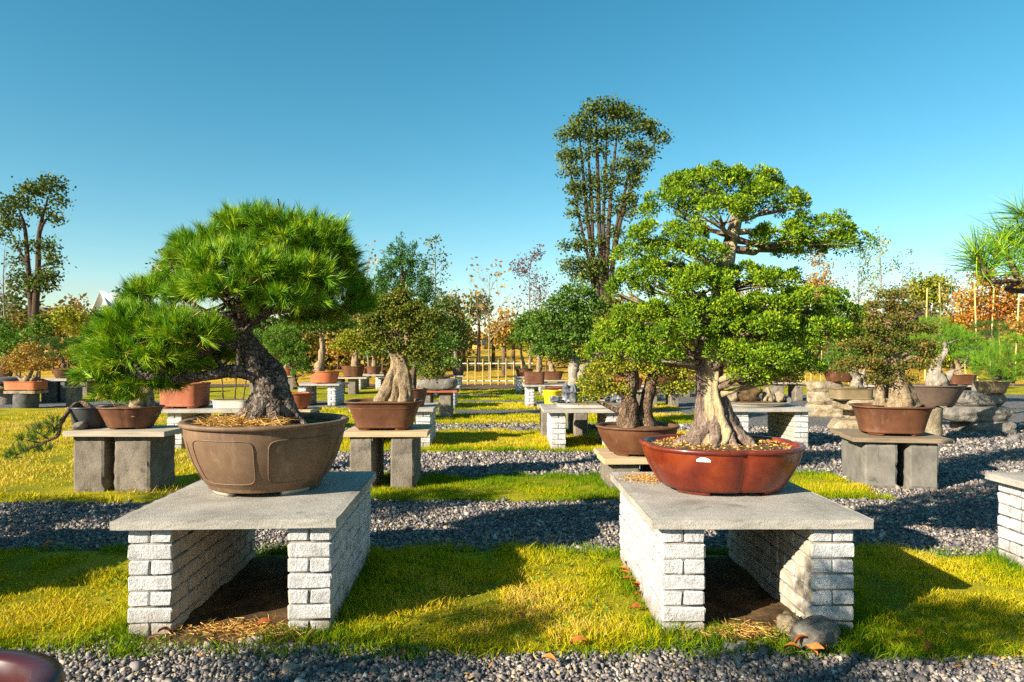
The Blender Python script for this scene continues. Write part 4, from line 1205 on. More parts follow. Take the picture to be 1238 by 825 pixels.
PINE_PADS = [  # px, py, rx, ry (photo px), distance
    (340, 290, 72, 34, 4.50), (300, 276, 36, 20, 4.55), (386, 300, 40, 30, 4.40), (405, 332, 34, 28, 4.50), (296, 326, 70, 26, 4.18), (356, 336, 54, 26, 4.22),
    (410, 362, 34, 24, 4.45), (345, 362, 46, 16, 4.15), (268, 350, 44, 18, 4.02), (222, 328, 28, 18, 4.40), (252, 302, 38, 22, 4.42), (232, 312, 24, 16, 4.3), (192, 356, 36, 15, 4.45), (238, 352, 34, 15, 4.3), (382, 382, 32, 12, 4.6), (436, 368, 14, 22, 4.5),
    (186, 396, 62, 26, 4.32), (128, 420, 30, 24, 4.42), (228, 402, 46, 20, 4.14), (176, 430, 58, 22, 4.22), (122, 452, 26, 16, 4.30), (150, 404, 34, 22, 4.2), (218, 442, 34, 12, 4.52), (176, 462, 46, 12, 4.42), (258, 428, 24, 11, 4.6), (140, 476, 24, 8, 4.4)]
branches = [([(298, 424), (270, 414), (240, 428), (200, 432), (165, 420)], [4.40, 4.38, 4.33, 4.28, 4.25], 0.046),
            ([(316, 456), (290, 449), (262, 452), (225, 458), (180, 455), (140, 452)], [4.40, 4.36, 4.34, 4.32, 4.3, 4.3], 0.05),
            ([(296, 398), (275, 385), (250, 380), (222, 360)], [4.42, 4.32, 4.28, 4.3], 0.04),
            ([(294, 390), (325, 376), (360, 372), (398, 368)], [4.42, 4.45, 4.46, 4.45], 0.045),
            ([(294, 385), (290, 372), (288, 360)], [4.42, 4.2, 4.05], 0.04),
            ([(305, 350), (340, 330), (385, 325)], [4.42, 4.45, 4.45], 0.04),
            ([(303, 352), (270, 335), (235, 325)], [4.42, 4.4, 4.38], 0.035),
            ([(320, 322), (335, 300), (350, 280)], [4.42, 4.46, 4.5], 0.03)]
for pts, ds, rr in branches:
    g = Geo()
    pp = [P(x, y, d_) for (x, y), d_ in zip(pts, ds)]
    q, r = tube(g, pp, np.linspace(rr, rr * 0.35, len(pp)), 10, 30, 0.3, 14, seed=rr * 100)
    for k in range(6, 30, 3):
        u = unit(rng.normal(size=3)); u[2] = abs(u[2]) * 0.7
        tube(g, [q[k], q[k] + u * 0.10 + (0, 0, 0.03), q[k] + u * 0.22 + (0, 0, 0.10)], [r[k] * 0.5, r[k] * 0.35, 0.005], 5, 6, 0.15, 10)
    part('branch', g, M['bark_pine'], pine, True)
g = Geo()
NL = 0.092
for px, py, rx, ry, d_ in PINE_PADS:
    c = P(px, py, d_); s = d_ / FPX
    rr = np.array((rx * s, min(rx * s * 0.8, 0.36), ry * s))
    area = rr[0] * rr[1] + 2 * rr[0] * rr[2]
    n = int(area * 860) + 18
    p, nr = pad_points(c, rr, n, -0.5, 0.66, 0.25)
    ax = unit(nr * 0.8 + np.array((0, 0, 0.42)) + rng.normal(size=p.shape) * 0.36)
    k = 60
    cr = np.repeat(rng.random(n), k); A = np.repeat(ax, k, 0)
    base = np.repeat(p, k, 0) + A * rng.uniform(-0.75, 0.2, (n * k, 1)) * 0.09
    dd = unit(A + rng.normal(size=(n * k, 3)) * np.repeat(rng.uniform(0.22, 0.5, n), k)[:, None])
    needles(g, base, dd, NL * rng.uniform(0.65, 1.15, n * k), 0.0052, np.clip(cr * 0.6 + rng.random(n * k) * 0.4, 0, 1))
nb_ = 1800   # a few dead needles hanging in the crown
pi_ = rng.integers(0, len(PINE_PADS), nb_)
cc = np.array([P(q_[0], q_[1], q_[4]) for q_ in PINE_PADS])[pi_]; rr_ = np.array([(q_[2] * q_[4] / FPX, q_[2] * q_[4] / FPX * 0.7, q_[3] * q_[4] / FPX) for q_ in PINE_PADS])[pi_]
u_ = unit(rng.normal(size=(nb_, 3)))
part('crown', g, M['needle_front'], pine)
g = Geo(); needles(g, cc + u_ * rr_ * 0.9, unit(rng.normal(size=(nb_, 3))), 0.09, 0.004, rng.random(nb_))
part('dead_needles', g, M['straw'], pine)['kind'] = 'stuff'

# ------------------------------------------------------------------ front evergreen with deadwood trunk
ev = empty('evergreen_bonsai', (C2[0], C2[1], TOP + 0.26), 'tall evergreen bonsai with cloud pads and pale stripped trunk in the red pot', 'bonsai')
def strip(V, L, th):
    t = np.repeat(L, len(th), 1)
    off = np.cos(th[None] - (4.40 + 0.5 * t))          # the stripped face winds slowly up the front
    return 0.06 + 0.62 * np.clip(off, -1, 1) ** 3 + 0.25 * (t > 0.6)
g = Geo()
tube(g, PA([(866, 548), (866, 535), (862, 512), (858, 480), (857, 450), (860, 415), (866, 380), (873, 345), (882, 305), (889, 272), (891, 250)], 4.44), [0.200, 0.170, 0.128, 0.104, 0.090, 0.080, 0.068, 0.056, 0.046, 0.036, 0.02], 72, 120, 0.42, 11, 5, 0.09, 1.8, rnd=strip, zs=0.22)
part('trunk', g, M['deadwood_bark'], ev, True)
g = Geo()
for a_, L, rr in ((R(185), 0.30, 0.075), (R(215), 0.30, 0.06), (R(250), 0.27, 0.065), (R(285), 0.27, 0.06), (R(318), 0.30, 0.075), (R(345), 0.28, 0.065), (R(30), 0.24, 0.06), (R(100), 0.22, 0.06), (R(150), 0.25, 0.06)):
    b0 = P(866, 528, 4.44); dv = np.array((math.cos(a_), math.sin(a_), 0))
    tube(g, [b0 + dv * 0.05 + (0, 0, 0.17), b0 + dv * 0.12 + (0, 0, 0.05), b0 + dv * L * 0.75 + (0, 0, -0.035), b0 + dv * L * 1.05 + (0, 0, -0.085)], [0.03, rr * 0.62, rr * 0.42, 0.012], 14, 26, 0.5, 18, rnd=0.05 + 0.35 * rng.random(), seed=L * 9)
part('roots', g, M['deadwood_bark'], ev, True)
EV_PADS = [
    (868, 232, 62, 26, 4.46), (815, 252, 38, 18, 4.40), (925, 248, 46, 20, 4.42), (870, 258, 40, 12, 4.2), (840, 222, 34, 14, 4.55), (905, 226, 40, 16, 4.5),
    (985, 280, 46, 15, 4.40), (1022, 296, 32, 11, 4.36), (940, 290, 34, 13, 4.30), (965, 303, 34, 10, 4.5),
    (808, 288, 50, 15, 4.36), (775, 308, 30, 14, 4.42), (838, 308, 40, 12, 4.2),
    (790, 338, 50, 20, 4.36), (838, 345, 42, 18, 4.15), (762, 352, 26, 16, 4.42), (900, 340, 42, 15, 4.22), (940, 342, 30, 13, 4.5),
    (975, 368, 46, 17, 4.36), (1010, 385, 32, 16, 4.42), (930, 372, 36, 15, 4.18), (985, 400, 40, 13, 4.3),
    (825, 378, 42, 16, 4.2), (780, 385, 40, 16, 4.36), (750, 408, 32, 15, 4.42), (805, 412, 36, 13, 4.28), (768, 430, 34, 13, 4.36),
    (905, 398, 48, 16, 4.10), (955, 415, 40, 16, 4.22), (880, 425, 26, 11, 4.14), (925, 435, 52, 16, 4.10), (965, 445, 28, 11, 4.26), (905, 452, 26, 9, 4.14), (935, 458, 30, 8, 4.2),
    (858, 378, 34, 11, 4.10), (852, 352, 30, 10, 4.08), (886, 372, 26, 10, 4.05), (826, 400, 32, 10, 4.12), (735, 425, 26, 11, 4.42), (800, 434, 30, 9, 4.25), (1020, 402, 22, 10, 4.45), (960, 394, 36, 10, 4.2)]
axis, ar = resample(PA([(866, 535), (857, 450), (860, 415), (866, 380), (873, 345), (882, 305), (889, 272), (891, 250)], 4.44), [0.2, 0.11, 0.09, 0.08, 0.066, 0.05, 0.04, 0.02], 60)
g = Geo()
for idx, (px, py, rx, ry, d_) in enumerate(EV_PADS):
    c = P(px, py, d_); s = d_ / FPX
    rr = np.array((rx * s, min(rx * s * 0.85, 0.22), ry * s))
    area = rr[0] * rr[1] + 2 * rr[0] * rr[2]
    foliage(g, 'clump', c, rr * 0.94, int(area * 480) + 6, 0.045, -0.26)
    tgt = c - (0, 0, rr[2] * 0.35)
    k = int(np.argmin(np.linalg.norm(axis + (0, 0, 0.08) - tgt, axis=1)))
    if np.linalg.norm(axis[k] - tgt) > 0.12:
        gb = Geo(); L = np.linalg.norm(tgt - axis[k])
        r0 = min(ar[k] * 0.5, 0.012 + 0.035 * L)
        mid = (axis[k] + tgt) / 2 + rng.normal(size=3) * 0.05 * L
        q, r = tube(gb, [axis[k], axis[k] * 0.7 + tgt * 0.3 + rng.normal(size=3) * 0.05 * L, mid, tgt], [r0, r0 * 0.85, r0 * 0.6, r0 * 0.25], 8, 18, 0.25, 20, rnd=0.2 + 0.4 * (idx % 3 == 0))
        for _ in range(6):
            u = unit(rng.normal(size=3)); u[2] = abs(u[2]) * 0.5
            tube(gb, [q[rng.integers(8, 17)], tgt + u * rr * 0.8], [r0 * 0.4, 0.003], 4, 5, cap=False)
        part('branch', gb, M['deadwood_bark'], ev, True)
part('crown', g, M['sprig_front'], ev)

# ------------------------------------------------------------------ second row: pots and bonsai
def pads_px(lst, d0, depth=0.8, cap_=9e9):
    out = []
    for px, py, rx, ry, *e in lst:
        d_ = d0 + (e[0] if e else 0.0); s = d_ / FPX
        out.append((P(px, py, d_), (rx * s, min(rx * s * depth, cap_), ry * s)))
    return out

# left stand
pc = P(170, 519, 7.75)
pot('bonsai_pot', 'brown lobed pot with a pale rocky stump on the planks', (pc[0], 7.56, z1), 0.35, 0.27, 0.245, M['pot_brown'], 'lobed', 0.07, base=0.66, lip=0.05, rz=R(10), belly=1.1)
tree('stump_bonsai', 'pale gnarled root stump with a few sprigs in the lobed pot', 'bonsai', (pc[0], 7.56, z1 + 0.2),
     [([P(172, 502, 7.56), P(172, 488, 7.56), P(176, 474, 7.58), P(182, 462, 7.6)], [0.20, 0.15, 0.10, 0.05])],
     pads_px([(182, 458, 26, 12), (160, 452, 22, 12), (205, 452, 20, 10)], 7.75), 'leaf', 0.03, 0.9, M['leaf_green'], M['bark_pale'], tnoise=0.4, sides=20)
pc = P(117, 519, 7.75)
pot('plant_pot', 'plain dark round plastic pot on the left plank end', (pc[0], 7.62, z1), 0.205, 0.205, 0.235, M['plastic_dark'], 'round', 0, base=0.75, lip=0.04, feet=0, belly=1.0, band=False)
root = empty('cascade_pine', (pc[0], 7.62, z1 + 0.2), 'cascading pine with an arched bare stem drooping left of the planks', 'bonsai')
g = Geo()
tube(g, [P(117, 505, 7.62), P(108, 492, 7.6), P(96, 488, 7.6), P(84, 496, 7.45), P(74, 512, 7.35), P(70, 526, 7.3), P(60, 532, 7.3), P(42, 540, 7.3), P(22, 548, 7.3)], [0.035, 0.032, 0.028, 0.026, 0.024, 0.022, 0.016, 0.012, 0.006], 8, 50, 0.2, 20)
for x0, y0, x1, y1 in ((60, 532, 44, 522), (50, 536, 30, 532), (66, 524, 64, 514), (42, 540, 52, 546), (40, 541, 26, 544)):
    tube(g, [P(x0, y0, 7.3), P(x1, y1, 7.3)], [0.012, 0.005], 5, 5)
part('trunk', g, M['bark_brown'], root, True)
g = Geo()
for px, py, rx, ry in ((44, 520, 9, 6), (30, 530, 9, 6), (22, 546, 10, 7), (64, 511, 6, 6), (54, 544, 8, 5), (38, 542, 10, 6), (14, 552, 6, 5), (48, 528, 7, 6), (62, 520, 5, 4)):
    c = P(px, py, 7.3); s = 7.3 / FPX
    foliage(g, 'needle', c, (rx * s, rx * s, ry * s), 16, 0.085, -0.6)
part('crown', g, M['needle_dark'], root)

# middle stand left of the aisle
pc = P(466, 519, 7.8)
pot('bonsai_pot', 'red brown flaring rectangular pot under the twisted pale trunk', (pc[0], 7.78, z2), 0.435, 0.33, 0.325, M['pot_brown'], 'super', 4.5, base=0.70, lip=0.055, belly=0.8, lipz=0.06, rz=R(2))
root = empty('twisted_bonsai', (pc[0], 7.78, z2 + 0.28), 'olive and gold leaved bonsai with a twisted pale root trunk', 'bonsai')
for pts, rad in (([(462, 500), (462, 482), (472, 460), (478, 440), (472, 415), (476, 392), (486, 370), (492, 345)], [0.13, 0.10, 0.075, 0.06, 0.05, 0.045, 0.035, 0.015]),
                 ([(486, 500), (490, 478), (488, 455), (484, 430), (494, 405), (500, 385)], [0.13, 0.12, 0.10, 0.07, 0.045, 0.02]),
                 ([(474, 500), (478, 470), (486, 445), (482, 420)], [0.11, 0.075, 0.06, 0.03])):
    g = Geo(); tube(g, PA(pts, 7.78), np.array(rad) * 0.74, 24, 70, 0.30, 22, 4, 0.16, 5, seed=rad[1], zs=0.25); part('trunk', g, M['bark_pale'], root, True)
g = Geo()
BR = [(476, 364, 15, 5), (462, 372, 14, 5), (498, 372, 14, 5), (482, 380, 20, 6), (460, 382, 17, 6), (516, 384, 20, 8), (488, 394, 22, 6), (450, 404, 14, 6), (512, 406, 18, 7), (470, 416, 16, 5), (518, 432, 15, 7), (500, 424, 14, 5), (486, 356, 9, 4), (450, 388, 11, 5), (524, 450, 10, 5)]
for (c, r_) in pads_px(BR, 7.75, 0.9):
    foliage(g, 'leaf', c, r_, int(230 * r_[0] / 0.2), 0.027, -0.5)
    gb = Geo(); s0 = P(484, 420 - rng.uniform(0, 55), 7.78); tube(gb, [s0, (s0 + c) / 2 + rng.normal(size=3) * 0.03, c], [0.022, 0.014, 0.005], 5, 8, 0.2, 20); part('branch', gb, M['bark_brown'], root, True)
part('crown', g, M['leaf_olive'], root)

# right stand
pc = P(1080, 521, 7.85)
pot('bonsai_pot', 'red brown eight sided pot on the dark board', (pc[0], 7.9, z3), 0.43, 0.34, 0.335, M['pot_brown'], 'super', 3.0, base=0.74, lip=0.06, belly=0.75, rz=R(-10), lipz=0.06)
tree('ruddy_bonsai', 'dark red and green layered bonsai with a forked buttressed trunk', 'bonsai', (pc[0], 7.9, z3 + 0.3),
     [([P(1088, 492, 7.9), P(1086, 478, 7.9), P(1081, 455, 7.9), P(1078, 432, 7.9), P(1072, 410, 7.9), P(1076, 385, 7.9), P(1080, 358, 7.9)], [0.26, 0.17, 0.115, 0.085, 0.065, 0.05, 0.02]),
      ([P(1064, 490, 7.9), P(1064, 470, 7.9), P(1066, 450, 7.9), P(1076, 430, 7.9)], [0.09, 0.06, 0.05, 0.05])],
     pads_px([(1076, 358, 20, 6), (1062, 370, 18, 4), (1094, 374, 20, 5), (1072, 386, 28, 4), (1048, 398, 24, 4), (1104, 398, 26, 5), (1074, 407, 22, 4), (1038, 418, 22, 4), (1062, 424, 22, 4), (1110, 420, 24, 5), (1042, 438, 28, 4), (1104, 442, 24, 4), (1074, 446, 18, 3), (1122, 432, 14, 4), (1024, 446, 16, 3), (1062, 460, 20, 3), (1098, 458, 14, 3)], 7.85, 0.95),
     'leaf', 0.026, 0.62, M['leaf_ruddy'], M['bark_pale'], limb=0.22, low=-0.2, sides=18, tnoise=0.3)

# low board behind the red pot
pc = P(771, 548, 7.75)
pot('bonsai_pot', 'round brown banded pot with two stout trunks', (pc[0], 7.78, z4), 0.475, 0.42, 0.33, M['pot_brown'], 'round', 0, base=0.66, lip=0.05, belly=1.5, lipz=0.09)
tree('twin_trunk_bonsai', 'yellow green two trunk bonsai left of the big evergreen', 'bonsai', (pc[0], 7.78, z4 + 0.27),
     [([P(758, 522, 7.75), P(758, 505, 7.75), P(762, 478, 7.75), P(764, 455, 7.75), P(768, 425, 7.75), P(772, 395, 7.75)], [0.16, 0.115, 0.095, 0.08, 0.06, 0.02]),
      ([P(782, 522, 7.82), P(780, 500, 7.82), P(784, 470, 7.82), P(788, 445, 7.82), P(784, 415, 7.82), P(794, 385, 7.82)], [0.15, 0.10, 0.085, 0.07, 0.05, 0.02])],
     pads_px([(735, 445, 26, 14), (718, 462, 20, 10), (745, 470, 22, 9), (765, 440, 26, 13), (795, 445, 28, 14), (822, 448, 24, 13), (815, 470, 20, 10), (750, 415, 30, 14), (785, 410, 30, 14), (815, 420, 26, 13), (770, 388, 30, 13), (725, 425, 22, 12), (800, 392, 22, 12), (740, 392, 22, 12), (712, 480, 14, 7), (835, 470, 12, 8)], 7.8, 0.9),
     'leaf', 0.028, 0.52, M['leaf_yellowgreen'], M['bark_brown'], limb=0.25, low=-0.45, sides=16, tnoise=0.3)

# ------------------------------------------------------------------ third row
TF = 7 * BRH + SLAB_T + 0.0015
# flat rock tray on the aisle table
pot('shallow_tray', 'long flat pale tray holding veined rocks on the aisle brick table', (1.28, 11.1, TF), 0.60, 0.34, 0.075, M['tray'], 'super', 3.0, base=0.9, lip=0.05, feet=4, soilz=0.75, belly=1.0, band=False)
for k, (px, hh, w, sd) in enumerate(((690, 0.36, 0.30, 1), (672, 0.14, 0.22, 2), (716, 0.12, 0.2, 3), (739, 0.20, 0.28, 4), (752, 0.16, 0.2, 5), (704, 0.16, 0.18, 6))):
    lab = ('tall pointed grey rock with white veins in the flat tray', 'low dark rock left of the pointed rock', 'small dark rock in the middle of the flat tray', 'broad jagged grey rock at the right of the flat tray', 'small jagged rock at the right tray end', 'stubby rock leaning on the pointed rock')[k]
    rock('veined_rock', lab, (P(px, 480, 11.1)[0], 11.1 + 0.08 * (k % 2), TF + 0.045), (w, 0.22, hh), M['veined_rock'], sd, group='rocks in the flat tray', rough=0.55, flat=0.2, scale=2.0, facet=True)
pl = empty('tray_shrub', (P(722, 480, 11.15)[0], 11.2, TF + 0.05), 'small low shrub growing between the rocks of the flat tray', 'shrub')
g = Geo(); tube(g, [P(718, 488, 11.2), P(716, 470, 11.2)], [0.02, 0.01], 6, 6); part('stem', g, M['bark_brown'], pl, True)
g = Geo()
for c, r_ in pads_px([(716, 468, 14, 8), (700, 474, 8, 5), (730, 476, 9, 5)], 11.2): foliage(g, 'leaf', c, r_, 60, 0.03, -0.6)
part('crown', g, M['leaf_yellowgreen'], pl)
# yellow bucket
root = empty('bucket', (P(668, 490, 12.3)[0], 12.3, 0.0), 'bright yellow plastic bucket behind the flat rock tray', 'bucket')
g = Geo(); ring_surface(g, [(0.82, 0.60), (0.85, 0.66), (0.97, 0.82), (1.03, 0.83), (1.03, 0.85), (0.96, 0.85), (0.9, 0.75), (0.8, 0.62)], 0.175, 0.175, 'round', 0, 40)
part('body', g, M['yellow_plastic'], root, True, world=False)
g = Geo(); tube(g, [(0.18 * math.cos(a_), 0.18 * math.sin(a_) * 0.9, 0.79 - 0.10 * abs(math.sin(a_))) for a_ in np.linspace(math.pi, 2 * math.pi, 12)], np.full(12, 0.006), 5, 24)
part('handle', g, M['yellow_plastic'], root, True, world=False)
st8, z8 = stand('block_stand', 'concrete block stand under the square brown pot and yellow bucket', 0.95, 12.6, 0, (1.0, 0.9, 0.05, (1.0,)), [(-0.3, 0, 0.25, 0.7, 0.55), (0.3, 0, 0.25, 0.7, 0.55)], M['plank_grey'], M['block'])
# round rock tray on the table behind the red pot
pot('shallow_tray', 'thin oval buff tray with mossy hill behind the red pot', (4.02, 11.35, TF), 0.60, 0.42, 0.07, M['tray'], 'round', 0, base=0.82, lip=0.05, feet=4, soilz=0.8, belly=1.0, band=False)
for k, (px, hh, w, m_) in enumerate(((905, 0.27, 0.42, 'soil'), (928, 0.30, 0.16, 'stone'), (942, 0.22, 0.14, 'stone'), (886, 0.28, 0.18, 'stone'), (952, 0.12, 0.14, 'dark_stone'))):
    lab = ('brown mossy mound in the oval tray', 'tall buff rock right of the mossy mound', 'second buff rock at the right of the oval tray', 'pale layered rock left of the mossy mound', 'low dark rock at the tray end')[k]
    rock('landscape_rock', lab, (P(px, 480, 11.3)[0], 11.3 + 0.05 * (k % 2), TF + 0.04), (w, 0.28, hh), M[m_], 50 + k, group='rocks in the oval tray', rough=0.4, flat=0.3)
# left brick table: panelled terracotta box and beige trough
pot('bonsai_pot', 'square terracotta box pot with panels behind the pine', (P(224, 492, 11.0)[0], 11.0, TF), 0.32, 0.28, 0.40, M['pot_terra'], 'super', 9, base=0.94, lip=0.03, belly=1.0, lipz=0.08)
tree('shrubby_bonsai', 'green bonsai in the terracotta box seen below the pine branches', 'bonsai', (P(224, 470, 11.0)[0], 11.0, TF + 0.35),
     [([P(224, 470, 11), P(226, 450, 11), P(222, 425, 11), P(225, 400, 11)], [0.07, 0.05, 0.04, 0.015])],
     pads_px([(215, 440, 26, 12), (240, 430, 26, 14), (225, 410, 28, 14), (200, 425, 18, 10)], 11.0), 'leaf', 0.04, 0.7, M['leaf_green'], M['bark_brown'])
pot('shallow_tray', 'long beige trough beside the terracotta box', (P(282, 492, 11.0)[0], 11.0, TF), 0.30, 0.2, 0.13, M['tray'], 'super', 6, base=0.9, lip=0.06, belly=1.0, feet=0, band=False)
tree('stem_plant', 'thin upright stems growing in the beige trough', 'plant', (P(282, 480, 11.0)[0], 11.0, TF + 0.1),
     [([P(270, 484, 11), P(268, 455, 11), P(264, 430, 11)], [0.012, 0.01, 0.004]), ([P(284, 484, 11), P(286, 455, 11), P(288, 435, 11)], [0.012, 0.01, 0.004]), ([P(294, 484, 11), P(298, 460, 11), P(306, 440, 11)], [0.012, 0.01, 0.004])],
     pads_px([(264, 430, 12, 10), (288, 432, 14, 10), (308, 442, 12, 9), (276, 452, 9, 7)], 11.0), 'leaf', 0.035, 0.5, M['leaf_yellowgreen'], M['bark_brown'], tnoise=0.0)
# table behind the board stand
pot('bonsai_pot', 'brown round pot half hidden behind the flaring rectangular pot', (P(499, 490, 11.2)[0], 11.2, TF), 0.25, 0.24, 0.30, M['pot_brown'], 'round', 0, base=0.74, lip=0.06)
tree('leafy_bonsai', 'dark green bonsai behind the twisted trunk', 'bonsai', (P(499, 470, 11.2)[0], 11.2, TF + 0.27),
     [([P(499, 472, 11.2), P(500, 450, 11.2), P(508, 425, 11.2), P(512, 400, 11.2)], [0.07, 0.05, 0.04, 0.02])],
     pads_px([(510, 405, 22, 12), (525, 420, 18, 10), (498, 425, 18, 9), (515, 440, 16, 8)], 11.2), 'leaf', 0.035, 0.7, M['leaf_green'], M['bark_brown'])
# clipped round shrub
pot('bonsai_pot', 'terracotta pot under the clipped round shrub', (P(362, 482, 13.5)[0] - 0.05, 13.5, z5), 0.33, 0.30, 0.32, M['pot_terra'], 'round', 0, base=0.62, lip=0.06, belly=1.0)
tree('clipped_shrub', 'bright green clipped cloud shrub right of the pine trunk', 'bonsai', (P(358, 465, 13.5)[0], 13.5, z5 + 0.28),
     [([P(358, 468, 13.5), P(354, 450, 13.5), P(346, 430, 13.5), P(342, 410, 13.5)], [0.07, 0.05, 0.04, 0.02])],
     pads_px([(342, 408, 20, 11), (336, 425, 18, 12), (352, 422, 20, 12), (356, 440, 16, 11), (366, 452, 10, 9)], 13.4), 'sprig', 0.05, 0.8, M['leaf_fresh'], M['bark_brown'])
# stone trough
rock('stone_trough', 'long rough grey stone trough with plants left of the aisle', (P(528, 472, 15.8)[0], 15.8, z7), (0.98, 0.5, 0.27), M['grey_stone'], 91, cat='trough', rough=0.15, flat=0.7)
tree('trough_plant', 'low mossy plants and stems in the stone trough', 'plant', (P(525, 460, 15.8)[0], 15.8, z7 + 0.22),
     [([P(515, 460, 15.8), P(513, 440, 15.8), P(518, 420, 15.8)], [0.03, 0.025, 0.01]), ([P(535, 460, 15.8), P(537, 435, 15.8), P(534, 415, 15.8)], [0.03, 0.025, 0.01])],
     pads_px([(512, 425, 18, 10), (535, 418, 20, 12), (520, 452, 16, 6), (545, 440, 12, 8)], 15.8), 'leaf', 0.05, 0.7, M['leaf_green'], M['bark_pale'])

# ------------------------------------------------------------------ right: drum, stacks
pc = P(1134, 495, 11.5)
pot('bonsai_pot', 'wide dark brown flaring pot with white tag on the stone drum', (6.97 + 0.12, 11.5, 0.61), 0.52, 0.42, 0.37, M['pot_dark'], 'round', 0, base=0.62, lip=0.05, belly=1.0)
tag_o = None
tree('cloud_pine', 'cloud pruned pine with a pale split trunk above the dark flaring pot', 'bonsai', (7.09, 11.5, 0.93),
     [([P(1132, 472, 11.5), P(1131, 455, 11.5), P(1134, 440, 11.5), P(1143, 425, 11.5), P(1140, 408, 11.5)], [0.20, 0.15, 0.10, 0.06, 0.03]), ([P(1140, 470, 11.5), P(1148, 452, 11.5), P(1160, 446, 11.5)], [0.08, 0.05, 0.015])],
     pads_px([(1140, 402, 26, 8), (1112, 398, 20, 7), (1122, 412, 22, 7), (1158, 410, 24, 8), (1175, 420, 20, 8), (1168, 432, 18, 6), (1128, 390, 18, 6)], 11.5), 'needle', 0.075, 0.75, M['needle_bright'], M['driftwood'], limb=0.25, low=-0.15, sides=16, tnoise=0.4)
pot('shallow_tray', 'olive brown rectangular tray pot on the pale limestone steps', (P(1028, 478, 13.0)[0], 13.0, zz1 - 0.015), 0.37, 0.25, 0.22, M['pot_olive'], 'super', 8, base=0.9, lip=0.06, belly=1.0)
tree('driftwood_bonsai', 'small bonsai with white driftwood trunk in the olive tray', 'bonsai', (P(1034, 462, 13.0)[0], 13.0, zz1 + 0.17),
     [([P(1034, 468, 13), P(1035, 458, 13), P(1032, 445, 13), P(1034, 432, 13)], [0.15, 0.10, 0.06, 0.03]), ([P(1046, 468, 13), P(1043, 455, 13), P(1046, 445, 13)], [0.07, 0.05, 0.015])],
     pads_px([(1030, 425, 24, 8), (1048, 434, 18, 6), (1012, 436, 14, 6)], 13.0), 'leaf', 0.04, 0.7, M['leaf_green'], M['driftwood'], sides=14, tnoise=0.4)
pot('bonsai_pot', 'red brown flaring pot on the rear stone stack', (P(1014, 460, 16.3)[0], 16.3, zz1b - 0.015), 0.33, 0.28, 0.27, M['pot_brown'], 'super', 5, base=0.72, lip=0.06, belly=1.0)
tree('spreading_bonsai', 'low spreading dark green plant spilling left over its pot', 'bonsai', (P(1014, 446, 16.3)[0], 16.3, zz1b + 0.2),
     [([P(1014, 450, 16.3), P(1012, 440, 16.3), P(1006, 432, 16.3)], [0.07, 0.05, 0.02])],
     pads_px([(1008, 440, 20, 5), (990, 445, 12, 4), (1022, 434, 16, 5)], 16.3), 'leaf', 0.045, 0.8, M['leaf_green'], M['bark_pale'])
pot('bonsai_pot', 'brown oval pot at the front of the boulder stack', (P(1194, 486, 13.1)[0], 13.0, zz2 - 0.03), 0.34, 0.26, 0.24, M['pot_olive'], 'round', 0, base=0.7, lip=0.06, belly=1.0)
pot('bonsai_pot', 'dark pot on the upright stone at the right edge', (P(1216, 470, 13.7)[0], 13.75, 0.91), 0.26, 0.24, 0.2, M['pot_dark'], 'round', 0, base=0.7, lip=0.06, belly=1.0)
tree('bushy_pine', 'bushy bright green pine ball at the right edge', 'bonsai', (P(1205, 462, 13.3)[0], 13.3, zz2 + 0.2),
     [([P(1198, 474, 13.1), P(1202, 462, 13.2), P(1212, 448, 13.3), P(1222, 430, 13.3)], [0.07, 0.06, 0.05, 0.03])],
     pads_px([(1205, 440, 28, 20), (1225, 425, 30, 20), (1190, 445, 16, 12), (1232, 445, 22, 16), (1215, 455, 24, 10)], 13.2), 'needle', 0.11, 1.0, M['needle_bright'], M['bark_brown'], low=-0.7)
tree('dark_pine', 'dark green layered pine pads behind the bushy pine', 'bonsai', (P(1200, 470, 16.5)[0], 16.5, 0.0),
     [([P(1200, 500, 16.5), P(1203, 450, 16.5), P(1198, 420, 16.5), P(1196, 395, 16.5)], [0.09, 0.07, 0.05, 0.02])],
     pads_px([(1196, 395, 20, 6), (1188, 406, 18, 6), (1210, 404, 16, 6), (1182, 424, 18, 7), (1208, 422, 16, 6)], 16.5), 'needle', 0.09, 0.8, M['needle_dark'], M['bark_brown'])

